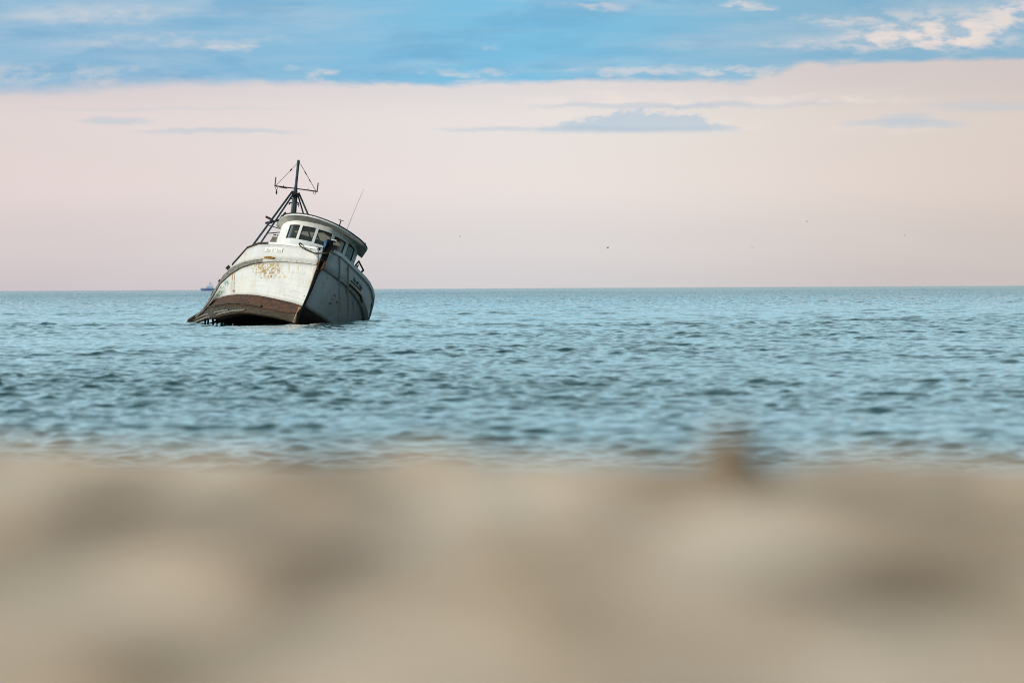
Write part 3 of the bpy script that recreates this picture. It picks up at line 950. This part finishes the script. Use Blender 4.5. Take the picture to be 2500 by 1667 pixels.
# box and ladder irons beside the house
m_ = MB()
q = [U(*rA(x, y), 8.6) for x, y in ((330, 1420), (660, 1425), (790, 1130), (530, 1090))]
m_.hexa([p - F * .5 for p in q] + q, 0)
q2 = [U(*rA(x, y), 8.55) for x, y in ((500, 1130), (800, 1160), (815, 1100), (520, 1070))]
m_.hexa([p - F * .4 for p in q2] + q2, 1)
m_.build('deck_locker', [M_ply, M_white2], boat, BO)
m_ = MB()
for x0_, x1_, y_ in ((540, 665, 1040), (690, 815, 1065)):
    m_.beam(U(*rA(x0_, y_), 8.6), U(*rA(x1_, y_ + 8), 8.6), (0, 1, 0), .05, .055)
m_.build('locker_dark_gap', M_iron, boat, BO)  # dark bars in place of the shaded openings above the locker
m_ = MB().beam(U(*rA(270, 980), 9), U(*rA(860, 925), 9), (0, 1, 0), .05, .045).build('ladder_iron', M_iron, boat, BO)
MB().beam(U(*rA(330, 600), 9), U(*rA(920, 780), 9), (0, 1, 0), .05, .045).build('ladder_iron', M_iron, boat, BO)
MB().beam(U(*rA(165, 175), 9.4), U(*rA(520, 350), 9.4), (0, 1, 0), .12, .115).build('timber', M_wood_brown, boat, BO)
MB().beam(U(*rA(155, 490), 9.6), U(*rA(830, 350), 9.6), (0, 1, 0), .12, .11).build('timber', M_wood_brown, boat, BO)
MB().beam(U(*rA(390, 500), 9.2), U(*rA(480, 480), 9.2), (0, 1, 0), .12, .05).build('timber', M_wood_brown, boat, BO)
# open wooden frame on the port side
q = [rC(318, 298), rC(433, 522), rC(318, 620), rC(200, 440)]
qc = (sum(a[0] for a in q) / 4, sum(a[1] for a in q) / 4)
m_ = MB()
for i in range(4):
    a, b2 = q[i], q[(i + 1) % 4]
    sh = lambda c, k: (qc[0] + (c[0] - qc[0]) * k, qc[1] + (c[1] - qc[1]) * k)
    oo = [U(*a, 8), U(*b2, 8), U(*sh(b2, .70), 8), U(*sh(a, .70), 8)]
    m_.hexa([p - F * .15 for p in oo] + oo)
m_.build('hatch_frame', M_wood_brown, boat, BO)
q = [rC(195, 470), rC(325, 385), rC(300, 450), rC(235, 555)]
oo = [U(*a, 8.2) for a in q]
MB().hexa([p - F * .05 for p in oo] + oo).build('hatch_panel', worn('pale grey panel', (.36, .38, .39, 1), (.26, .27, .28, 1), 4), boat, BO)

# ---- mast
sM = 10.0
m_ = MB()
mp = [(695.5, 740, 9.0), (706.5, 612, 8.6), (716.3, 522, 8.0), (718.6, 497, 7.2), (720.6, 474, 6.8), (721.6, 462, 5.0), (723.0, 450, 3.7), (725.5, 425, 3.7), (727.6, 404, 3.8), (728.5, 396, 4.4), (729.0, 391.3, 3.0)]
m_.tube([U(x, y, sM) for x, y, w in mp], [w * MPX for x, y, w in mp], 8)
mast = m_.build('mast', M_steel, boat, BO)
m_ = MB()
m_.beam(U(720.9, 476, sM - .1), U(717.2, 470, sM - .1), (0, 1, 0), .32, .24)
m_.beam(U(715, 477, sM), U(730, 478, sM), (0, 1, 0), .4, .22)
m_.build('mast_collar', M_iron, mast, BO)
m_ = MB().tube([U(670.3, 453.9, sM), U(698, 457.6, sM), U(722, 460.6, sM), U(750, 464.4, sM), U(774.6, 468.0, sM)], [.035, .032, .030, .032, .036], 8)
m_.tube([U(682, 456.3, sM - .05), U(701, 459.3, sM - .05)], .04, 6)
m_.build('crossbar', M_iron, mast, BO)
for a, b2, r_ in (((671, 456), (673.5, 433), .032), ((774, 469), (776.8, 446.8), .032)):
    MB().tube([U(*a, sM), U(*b2, sM)], r_, 8).build('spreader_upright', M_steel, mast, BO)
for x, y in ((692.3, 455.2), (752.2, 463)):
    MB().tube([U(x, y, sM), U(x, y - 2.6, sM)], .018, 5).build('eye_bolt', M_iron, mast, BO)
m_ = MB()
m_.tube([U(724.6, 400.5, sM), U(674.3, 452.6, sM)], .012, 5)
m_.tube([U(712.5, 413, sM), U(708.5, 417.3, sM)], .035, 6)
m_.build('stay', M_iron, mast, BO)
m_ = MB()
m_.tube([U(733.5, 400.5, sM), U(771, 466, sM)], .014, 5)
m_.tube([U(744, 419, sM), U(748.5, 427, sM)], .026, 6)
m_.tube([U(755, 438.5, sM), U(758, 444, sM)], .026, 6)
m_.build('stay', M_iron, mast, BO)
m_ = MB()
lp = [U(675 + 2.6 * math.sin(a), 460 - 3.2 * math.cos(a), sM) for a in np.linspace(0, 2 * math.pi, 13)]
m_.tube(lp, .012, 5)
m_.tube([U(675.4, 463.5, sM), U(675.2, 466.5, sM), U(675, 470, sM), U(675, 474.5, sM)], [.02, .035, .05, .03], 8)
m_.build('pulley_block', M_iron, mast, BO)
m_ = MB()
m_.tube([U(764.8, 468, sM), U(765.3, 472.5, sM), U(767.3, 475.3, sM), U(769.8, 473.5, sM), U(770.8, 469, sM)], .013, 5)
m_.build('rigging_loop', M_iron, mast, BO)
for pts, s2, r_ in ((((713.5, 468), (618, 598)), 4.7, .055), (((716, 474), (634, 597)), 4.9, .048), (((729.3, 471), (802, 639)), 9.6, .050), (((729, 482), (782, 662)), 10.6, .042)):
    a, b2 = pts
    MB().tube([U(*a, sM), U(a[0] * .5 + b2[0] * .5, a[1] * .5 + b2[1] * .5, (sM + s2) / 2), U(*b2, s2)], r_, 8).build('mast_leg', M_steel, mast, BO)
m_ = MB()
m_.beam(U(708.5, 485, sM), U(714, 485.5, sM), (0, 1, 0), .1, .06)
m_.build('mast_cleat', M_iron, mast, BO); m_ = MB()
m_.tube([U(707, 500, sM), U(706, 497, sM), U(708, 495, sM), U(713, 495.5, sM)], .04, 6)
m_.build('mast_cleat', M_iron, mast, BO); m_ = MB()
m_.tube([U(725, 494, sM), U(728.5, 496, sM), U(730, 499, sM), U(726, 500, sM)], .035, 6)
m_.tube([U(730, 501, sM), U(728.5, 505.5, sM)], .022, 5)
m_.build('mast_cleat', M_iron, mast, BO)

# turnbuckle and white lamp at the stem head
m_ = MB()
m_.tube([U(*rB(440, 330), .7), U(*rB(560, 352), .6), U(*rB(870, 372), .2)], [.025, .04, .038], 6)
m_.tube([U(*rB(870, 372), .2), U(*rB(1090, 420), -.2)], .022, 6)
m_.build('turnbuckle', M_iron, boat, BO)
m_ = MB()
a = U(*rB(1410, 95), -.5); b2 = U(*rB(1590, 130), -.5)
m_.beam(a, b2, UP, .05, .14, 0)
m_.beam(U(*rB(1440, 150), -.5), U(*rB(1560, 165), -.5), UP, .075, .1, 1)
m_.beam(a, U(*rB(1370, 190), -.5), F, .03, .05, 0)
m_.build('bow_lamp', [mat('white plastic', (.75, .76, .78, 1), .4)[0], M_gasket], boat, BO)

# ---- things hung on the boat
tq = [[U(*rB(x, y), s) for x, y, s in row] for row in (
    ((1240, 75, -.55), (1130, 115, -.45), (1105, 200, -.35), (1105, 290, -.3), (1095, 400, -.3)),
    ((1260, 110, -.68), (1170, 180, -.66), (1140, 260, -.64), (1125, 320, -.62), (1110, 420, -.6)),
    ((1290, 70, -.60), (1235, 190, -.72), (1200, 280, -.72), (1165, 330, -.72), (1120, 430, -.66)))]
org = tq[1][2]
tarp = MB().ribbon(tq).build('tarp', M_tarp, None, org, smooth=True)
tarp.modifiers.new('cloth', 'SOLIDIFY').thickness = .01
tag(tarp, 'small blue tarp scrap tied to the black stem head of the white wreck', 'tarp')


def rope(name, pts, r_, label, group=None, material=None):
    m_ = MB()
    a = dense([tuple(p) for p in pts], 10)
    b = len(a)
    m_.tube([Vector(p) for p in a], [r_ * (1 + .10 * math.sin(i * 1.9)) for i in range(b)], 7)
    o = m_.build(name, material or M_rope, None, pts[0], smooth=True)
    return tag(o, label, 'rope', group)


rope('mooring_rope', [U(*rB(x, y), s) for x, y, s in ((300, 285, .9), (215, 225, .65), (165, 245, .6), (200, 315, .52), (330, 410, .3), (500, 505, .0), (640, 560, -.3), (780, 598, -.5), (910, 606, -.62), (1050, 602, -.74), (1190, 600, -.8), (1330, 565, -.72), (1420, 480, -.4), (1400, 420, -.1))], .036,
     'thick brown rope slung across the starboard bow and round the black stem head')
rope('thin_line', [U(*rB(x, y), s) for x, y, s in ((545, 370, .55), (590, 450, .1), (640, 530, -.1), (760, 660, -.25), (880, 765, -.38), (970, 830, -.5), (1060, 870, -.55), (1140, 880, -.55))], .010,
     'thin dark line hanging below the thick bow rope to the stem')


def hang(px_top, py_top, px, py0, py1, label, pre):
    top = hit(px_top, py_top, .12)
    ys = []
    for yy in np.linspace(py0, py1 - 6, 10):
        h = hit(px, yy)
        if h: ys.append(h.y)
    dep = min(ys) - .22
    pts = [U(x, y, s) for x, y, s in pre]
    pts += [at_y(px + random.uniform(-.15, .15), yy, dep + .0 * k) for k, yy in enumerate(np.linspace(py0, py1, 6))]
    return rope('hanging_rope', pts, .042, label, 'ropes hanging over the port bow', M_ropel)


hang(824, 628, 828.9, 634, 786, 'rope hanging straight down the port bow into the water, nearer the stem', [(*r5(930, 275), .75), (*r5(975, 300), .9), (*r5(1003, 325), 1.1)])
hang(846, 640, 850.0, 655, 786, 'rope hanging straight down the port bow into the water, nearer the painted name', [(*r5(1060, 345), 1.5), (*r5(1105, 385), 1.7), (*r5(1140, 420), 1.9)])

# ------------------------------------------------------------------ sea
az_in = np.radians(np.linspace(-6.2, 6.2, 580))
ext = np.radians(np.array([6.5, 7.0, 7.6, 8.5, 9.7, 11.2, 13, 15.5, 18.5, 22, 27, 33, 41, 51, 63, 78]))
azs = np.concatenate([-ext[::-1], az_in, ext])
ds = [40.0]
while ds[-1] < 40000:
    d = ds[-1]
    ds.append(d + (0.2 if d < 54 else 0.06 if d < 110 else 0.0006 * d if d < 300 else 0.0012 * d if d < 600 else 0.0015 * d if d < 2400 else 0.006 * d if d < 7000 else 0.03 * d))
ds = np.array(ds)
D, A = np.meshgrid(ds, azs, indexing='ij')
X = (D * np.sin(A)).astype(np.float64)
Y = (D * np.cos(A)).astype(np.float64)
step = np.gradient(ds)[:, None] * np.ones_like(A)
cols = np.abs(np.gradient(azs))[None, :] * D
space = np.maximum(step, cols)
Z = np.zeros_like(X); DX = np.zeros_like(X); DY = np.zeros_like(X)
NWV = 110
lam = np.exp(np.linspace(math.log(0.22), math.log(6.0), NWV)) * (1 + .06 * rng.standard_normal(NWV))
th = R(258) + R(46) * rng.standard_normal(NWV)           # travelling towards the beach and a little to the left
ph = rng.uniform(0, 2 * math.pi, NWV)
amp = 0.049 * lam / (2 * math.pi) * np.where(lam > 0.65, (0.65 / lam) ** 0.75, 1.0)
gx = np.clip(X, -3000, 3000)
group = 0.74 + 0.24 * np.sin(gx * .11 + Y * .045 + 1.0) * np.sin(gx * .053 - Y * .071) + 0.16 * np.sin(gx * .021 + Y * .017 + 2)
group = np.clip(group, 0.35, 1.5)
off = np.clip((D - 290) / 500, 0, 1)
for L, t, p_, a in zip(lam, th, ph, amp):
    k = 2 * math.pi / L
    kx, ky = math.cos(t), math.sin(t)
    w = np.clip((L / space - 2.0) / 2.0, 0, 1)
    w = w * w * (3 - 2 * w) * a * group * (1 + 1.6 * off * min(1.0, L / 2.0))
    fi = k * (kx * X + ky * Y) + p_
    Z += w * np.cos(fi)
    sn = np.sin(fi)
    DX -= 1.0 * w * kx * sn
    DY -= 1.0 * w * ky * sn
for L, t, a in ((17, 262, .045), (24, 275, .05), (12, 248, .03)):
    k = 2 * math.pi / L
    Z += a * np.cos(k * (math.cos(R(t)) * X + math.sin(R(t)) * Y) + rng.uniform(0, 6)) * np.clip((L / space - 3) / 5, 0, 1)
for L, t, a in ((62, 262, .16), (84, 250, .22), (110, 275, .20), (75, 238, .15)):
    k = 2 * math.pi / L
    Z += a * np.cos(k * (math.cos(R(t)) * X + math.sin(R(t)) * Y) + rng.uniform(0, 6)) * np.clip((L / space - 2.5) / 3, 0, 1) * np.clip((D - 700) / 800, 0, 1)
# the swell standing against the port bow
hb = at_y(935, 795, 269.0)
Z += 0.36 * np.exp(-((X - hb.x) / 4.2) ** 2 - ((Y - 269.5) / 3.4) ** 2)
Z -= 0.55 * np.exp(-((X - at_y(588, 795, 270).x) / 2.8) ** 2 - ((Y - 271.0) / 6.0) ** 2)
X += DX; Y += DY
nr_, ncl = X.shape
co = np.stack([X, Y, Z], -1).reshape(-1, 3)
i0 = (np.arange(nr_ - 1)[:, None] * ncl + np.arange(ncl - 1)[None, :]).ravel()
quads = np.stack([i0, i0 + 1, i0 + ncl + 1, i0 + ncl], 1)
me = bpy.data.meshes.new('sea')
me.vertices.add(len(co)); me.vertices.foreach_set('co', co.astype(np.float32).ravel())
me.loops.add(quads.size); me.loops.foreach_set('vertex_index', quads.astype(np.int32).ravel())
me.polygons.add(len(quads)); me.polygons.foreach_set('loop_start', np.arange(0, quads.size, 4, dtype=np.int32))
me.polygons.foreach_set('use_smooth', np.ones(len(quads), bool))
me.update(calc_edges=True)
M_sea, g_, b_ = mat('sea water', (0.006, 0.038, 0.035, 1), 0.05)
b_.inputs['IOR'].default_value = 1.333
t = g_.new('ShaderNodeNewGeometry')
nz1 = g_.noise(t.outputs['Position'], 2.4, 3, 0.55, out=1)
nz2 = g_.noise(t.outputs['Position'], 8.0, 2, 0.5, out=1)
far = g_.ss(g_.vm('LENGTH', t.outputs['Position'], out=1), 220, 800, 1.0, 6.0)
v1 = g_.vm('SCALE', g_.vm('MULTIPLY', g_.vm('SUBTRACT', nz1, (.5, .5, .5)), (0.22, 0.22, 0.0)), sc_=far)
v2 = g_.vm('MULTIPLY', g_.vm('SUBTRACT', nz2, (.5, .5, .5)), (0.14, 0.14, 0.0))
lean = g_.vm('SCALE', g_.vm('NORMALIZE', t.outputs['Position']), sc_=g_.ss(g_.vm('LENGTH', t.outputs['Position'], out=1), 260, 1400, 0.0, -0.115))
nn = g_.vm('NORMALIZE', g_.vm('ADD', g_.vm('ADD', g_.vm('ADD', t.outputs['Normal'], v1), v2), lean))
g_.put(b_.inputs['Normal'], nn)
me.materials.append(M_sea)
sea = bpy.data.objects.new('sea', me)
COL.objects.link(sea)
tag(sea, 'choppy blue green sea reaching the horizon', 'sea', kind='structure')

# ------------------------------------------------------------------ beach
xd = np.arange(-1.5, 1.5001, 0.02)
xs = np.concatenate([-np.geomspace(900, 1.6, 40), xd, np.geomspace(1.6, 900, 40)])
yd = np.arange(2.0, 10.0, 0.02)
ys = np.concatenate([-np.geomspace(60, .5, 16), [0, .7, 1.3, 1.7], yd, np.linspace(10.1, 14, 30), np.linspace(14.5, 56, 60)])
GX, GY = np.meshgrid(xs, ys, indexing='xy')
base = np.where(GY < 8.2, 1.50 + 0.0 * GY, 0)
q = np.clip((GY - 8.2) / 40, 0, 1.3)
base = 1.493 - np.clip(GY - 8.2, 0, None) * 0.055 * np.clip((GY - 8.2) / 1.6, 0, 1)
base -= np.clip(GX, -2.5, 2.5) * 0.021
GZ = base.copy()
for _ in range(60):
    L = math.exp(rng.uniform(math.log(.10), math.log(.9)))
    t = rng.uniform(0, 2 * math.pi)
    GZ += 0.0035 * L ** 0.8 * np.cos(2 * math.pi / L * (math.cos(t) * GX + math.sin(t) * GY) + rng.uniform(0, 6.28)) * (np.abs(GX) < 6) * np.exp(-np.clip(GY - 9, 0, None))
dark_amt = np.zeros_like(GZ)
warm = np.zeros_like(GZ)
pale = np.zeros_like(GZ)
def patch(cx, cy, rx, ry):
    """a patch of the sand seen there, as an ellipse lying on the ground (metres)"""
    d = ray(cx, cy)
    c = CL + d * ((1.50 - CAM_Z) / d.z)
    wx, wy = rx * PX * c.y, c.y * ry / (cy - 700.0)
    return np.exp(-((GX - c.x) / wx) ** 2 - ((GY - c.y) / wy) ** 2)


for cx, cy, rx, ry in ((480, 1185, 110, 60), (1250, 1200, 260, 60), (1000, 1310, 140, 60), (1790, 1280, 190, 90), (1700, 1370, 120, 60), (290, 1480, 260, 80), (830, 1570, 150, 70), (1100, 1600, 130, 60), (2150, 1570, 260, 60), (1990, 1650, 200, 50), (60, 1190, 90, 60)):
    pale = np.maximum(pale, patch(cx, cy, rx, ry))
# darker patches on low humps of the sand
for cx, cy, rx, ry, dk, wm in ((270, 1275, 190, 65, .85, .1), (430, 1240, 120, 45, .5, .1), (760, 1185, 130, 45, .9, .2), (880, 1195, 80, 40, .7, 0), (740, 1395, 150, 105, .95, .1), (860, 1350, 130, 80, .75, .1), (650, 1460, 130, 60, .5, 0),
                               (330, 1640, 160, 65, .95, .7), (1960, 1485, 180, 55, .7, .1), (2110, 1430, 200, 75, .9, .2), (2290, 1370, 180, 85, .75, .7), (2470, 1420, 80, 120, .5, 1.0), (2090, 1190, 120, 40, .9, .1), (2300, 1215, 150, 40, .55, .2), (2460, 1255, 90, 60, .3, .7),
                               (1640, 1175, 140, 40, .65, .4), (1784, 1165, 110, 50, .6, .4), (1370, 1490, 120, 80, .35, .4), (1500, 1640, 160, 50, .45, .2), (0, 1350, 60, 140, .6, .2), (1200, 1390, 80, 60, .25, .1), (1450, 1260, 120, 70, .3, .1), (560, 1300, 90, 60, .3, 0), (1280, 1330, 60, 40, 0, .9)):
    e = patch(cx, cy, rx, ry)
    GZ += .010 * dk * e
    dark_amt = np.maximum(dark_amt, min(1.0, dk * 1.1) * e)
    warm = np.maximum(warm, wm * e)
nr_, ncl = GX.shape
co = np.stack([GX, GY, GZ], -1).reshape(-1, 3)
i0 = (np.arange(nr_ - 1)[:, None] * ncl + np.arange(ncl - 1)[None, :]).ravel()
quads = np.stack([i0, i0 + 1, i0 + ncl + 1, i0 + ncl], 1)
me = bpy.data.meshes.new('beach')
me.vertices.add(len(co)); me.vertices.foreach_set('co', co.astype(np.float32).ravel())
me.loops.add(quads.size); me.loops.foreach_set('vertex_index', quads.astype(np.int32).ravel())
me.polygons.add(len(quads)); me.polygons.foreach_set('loop_start', np.arange(0, quads.size, 4, dtype=np.int32))
me.polygons.foreach_set('use_smooth', np.ones(len(quads), bool))
me.update(calc_edges=True)
for nm, arr in (('dark_tone', dark_amt), ('ochre', warm), ('pale', pale)):
    at = me.attributes.new(nm, 'FLOAT', 'POINT')
    at.data.foreach_set('value', arr.astype(np.float32).ravel())
M_sand, g_, b_ = mat('beach sand', (0.4, 0.34, 0.26, 1), 0.9, 0.2)
t = g_.new('ShaderNodeNewGeometry')
a1 = g_.new('ShaderNodeAttribute'); a1.attribute_name = 'dark_tone'
a2 = g_.new('ShaderNodeAttribute'); a2.attribute_name = 'ochre'
a3 = g_.new('ShaderNodeAttribute'); a3.attribute_name = 'pale'
n1 = g_.noise(t.outputs['Position'], 9, 6, 0.6)
n2 = g_.noise(t.outputs['Position'], 300, 3, 0.6)
c = g_.mix(g_.ss(n1, .35, .68), (0.70, 0.485, 0.335, 1), (0.57, 0.39, 0.265, 1))
c = g_.mix(g_.mul(a3.outputs['Fac'], .7), c, (0.90, 0.69, 0.52, 1))
c = g_.mix(g_.mul(a2.outputs['Fac'], .85), c, (0.50, 0.325, 0.18, 1))
c = g_.mix(g_.mul(a1.outputs['Fac'], .95), c, g_.mix(a2.outputs['Fac'], (0.115, 0.075, 0.046, 1), (0.17, 0.095, 0.038, 1)))
c = g_.mix(g_.ss(n2, .60, .70), c, (0.14, 0.11, 0.09, 1))
g_.put(b_.inputs['Base Color'], c)
bn = g_.new('ShaderNodeBump'); bn.inputs['Strength'].default_value = .5; bn.inputs['Distance'].default_value = .004
g_.put(bn.inputs['Height'], n2); g_.put(b_.inputs['Normal'], bn.outputs[0])
me.materials.append(M_sand)
beach = bpy.data.objects.new('beach', me)
COL.objects.link(beach)
tag(beach, 'out of focus pale sand beach across the foreground', 'beach', kind='structure')

# the dark stone standing up at the edge of the sand
c = at_y(1784, 1120, 7.6)
bm = bmesh.new()
bmesh.ops.create_icosphere(bm, subdivisions=3, radius=1)
for v in bm.verts:
    p = v.co
    k = 1 + .16 * math.sin(3.1 * p.x + 1) * math.cos(2.3 * p.y) + .10 * math.sin(5.2 * p.z + 2.1 * p.x)
    v.co = Vector((p.x * .064 * k * (1 - .6 * p.z), p.y * .05 * k, p.z * .064 * k))
me = bpy.data.meshes.new('stone'); bm.to_mesh(me); bm.free()
me.polygons.foreach_set('use_smooth', [True] * len(me.polygons))
me.materials.append(worn('dark brown stone', (0.28, 0.19, 0.115, 1), (0.19, 0.13, 0.08, 1), 30))
stone = bpy.data.objects.new('stone', me)
stone.location = (c.x, 7.6, 1.508)
COL.objects.link(stone)
tag(stone, 'brown blurred stone sticking up at the sand edge against the sea', 'stone')

# ------------------------------------------------------------------ far ship
YS = 8000.0
sp_ = at_y(507, 710.6, YS)
ship = empty('ship', (sp_.x, YS, 0))
tag(ship, 'tiny blue ship on the horizon to the left of the wreck', 'ship')
pw = YS * PX
M_shipb = worn('blue ship paint with haze', (0.12, 0.19, 0.45, 1), (0.16, 0.24, 0.46, 1), .1)  # distance haze mixed into the ship's blue and pale tones
M_shipl = worn('pale blue ship paint', (0.30, 0.43, 0.62, 1), (0.40, 0.52, 0.66, 1), .1)
M_shipw = worn('white ship paint', (0.70, 0.68, 0.74, 1), (0.6, 0.6, 0.66, 1), .1)


def sblock(name, prof, depth, material, parent, taper=0.0):
    """side profile in pixels from the ship's base, given its real beam"""
    n = len(prof)
    m_ = MB()
    for sgn, in ((-1,), (1,)):
        for x, z in prof:
            m_.v.append(Vector((sp_.x + x * pw, YS + sgn * depth / 2 * (1 - taper * (abs(x) / 18) ** 3), z * pw)))
    m_.f.append(tuple(range(n))); m_.m.append(0)
    m_.f.append(tuple(reversed(range(n, 2 * n)))); m_.m.append(0)
    for i in range(n):
        j = (i + 1) % n
        m_.f.append((i, j, n + j, n + i)); m_.m.append(0)
    return m_.build(name, material, parent, (sp_.x, YS, 0))


hl = sblock('hull', [(-16, -1), (-17.5, 6.6), (-13, 6.2), (-3, 5.6), (8, 5.4), (17, 6.0), (18, 5.8), (17.5, -1)], 6, M_shipb, ship, .8)
sblock('bulwark', [(-14, 6.25), (-14, 7.6), (-3, 7.9), (-3, 5.7)], 4.5, M_shipw, ship)
cb = sblock('cabin', [(-3, 5.6), (-2.6, 10.6), (-2.8, 11.6), (11, 11.2), (13, 8.6), (13.5, 5.6)], 4.2, M_shipl, ship)
br = sblock('bridge', [(1, 11.4), (1.4, 15.6), (9, 15.4), (9.6, 11.3)], 3.4, M_shipw, ship)
sblock('funnel', [(4.6, 15.5), (5, 20.5), (9.4, 20.3), (9.4, 15.5)], 2.0, M_shipl, ship)
sblock('mast', [(12.2, 8.5), (12.6, 15.5), (13.3, 15.5), (13.3, 8.5)], .4, M_shipl, ship)

# ------------------------------------------------------------------ gulls
def gull(px, py, dist, span, lift_l, lift_r, yaw, label, dark, roll=0.0):
    c = at_y(px, py, dist)
    bm_v, bm_f = [], []
    k = span / 1.2
    # body: rings along y, tail to beak; wings grown from the two sides of the same skin
    ring = [(-.26, .015, .01), (-.20, .05, .014), (-.08, .055, .05), (.06, .062, .058), (.16, .045, .045), (.22, .036, .038), (.26, .012, .012), (.29, .004, .004)]
    n = 8
    for y, rx, rz in ring:
        for j in range(n):
            a = 2 * math.pi * j / n
            bm_v.append((rx * math.cos(a), y, rz * math.sin(a)))
    for i in range(len(ring) - 1):
        for j in range(n):
            if i in (2, 3) and j in (0, 7, 3, 4):
                continue
            bm_f.append((i * n + j, i * n + (j + 1) % n, (i + 1) * n + (j + 1) % n, (i + 1) * n + j))
    bm_f.append(tuple(reversed(range(n)))); bm_f.append(tuple((len(ring) - 1) * n + j for j in range(n)))
    for sgn, lift, top_j, mid, bot_j in ((1, lift_r, 1, 0, 7), (-1, lift_l, 3, 4, 5)):
        up_edge = [2 * n + top_j, 3 * n + top_j, 4 * n + top_j]
        dn_edge = [2 * n + bot_j, 3 * n + bot_j, 4 * n + bot_j]
        prev_u, prev_d = up_edge, dn_edge
        for x, z, yb, yf, thk in ((.28, .55, -.06, .13, .012), (.42, .5, -.07, .12, .009), (.60, lift * .9, -.16, -.02, .003)):
            zz = lift * .28 if x == .28 else lift * .36 if x == .42 else lift * .40 - .02
            cu, cd = [], []
            for f in (yb, (yb + yf) / 2, yf):
                bm_v.append((sgn * x, f, zz + thk)); cu.append(len(bm_v) - 1)
            for f in (yb, (yb + yf) / 2, yf):
                bm_v.append((sgn * x, f, zz - thk)); cd.append(len(bm_v) - 1)
            for a_, b_2 in ((prev_u, cu), (prev_d, cd)):
                for q_ in range(2):
                    bm_f.append((a_[q_], a_[q_ + 1], b_2[q_ + 1], b_2[q_]))
            bm_f.append((prev_u[0], cu[0], cd[0], prev_d[0])); bm_f.append((prev_u[2], cu[2], cd[2], prev_d[2]))
            prev_u, prev_d = cu, cd
        bm_f.append(tuple(prev_u + prev_d[::-1]))
    m_ = MB(); m_.v = [Vector(v) * k for v in bm_v]; m_.f = bm_f; m_.m = [0] * len(bm_f)
    o = m_.build('gull', M_gd if dark else M_gl, None, (0, 0, 0), smooth=True)
    o.location = c
    o.rotation_euler = (0, roll, yaw)
    return tag(o, label, 'bird', 'gulls flying over the sea')


M_gd = worn('dark gull plumage', (0.035, 0.032, 0.05, 1), (0.06, 0.055, 0.07, 1), 5)
M_gl = worn('grey gull plumage', (0.22, 0.21, 0.21, 1), (0.30, 0.29, 0.29, 1), 5)
gull(1484, 606, 1300, 1.15, .25, 1.1, R(70), 'dark gull with one wing raised, above the horizon right of the wreck', True, .2)
gull(1837.5, 604.5, 1450, 1.25, .35, .3, R(15), 'grey gull with both wings spread level, low over the right-hand sea', False, .05)
gull(1969.5, 540, 1500, 1.2, -.2, -.5, R(20), 'pale gull gliding with drooped wings, highest of the birds', False, .3)
gull(2209, 575.5, 1900, 1.1, .7, .2, R(60), 'small pale gull farthest to the right in the sky', False)
gull(1123, 577, 1700, 1.1, .5, .5, R(85), 'tiny dark gull in the empty sky nearest the antenna side of the wreck', True)
gull(961, 616.5, 2600, 1.1, .3, .3, R(70), 'faint speck of a gull just right of the wheelhouse roof', False)
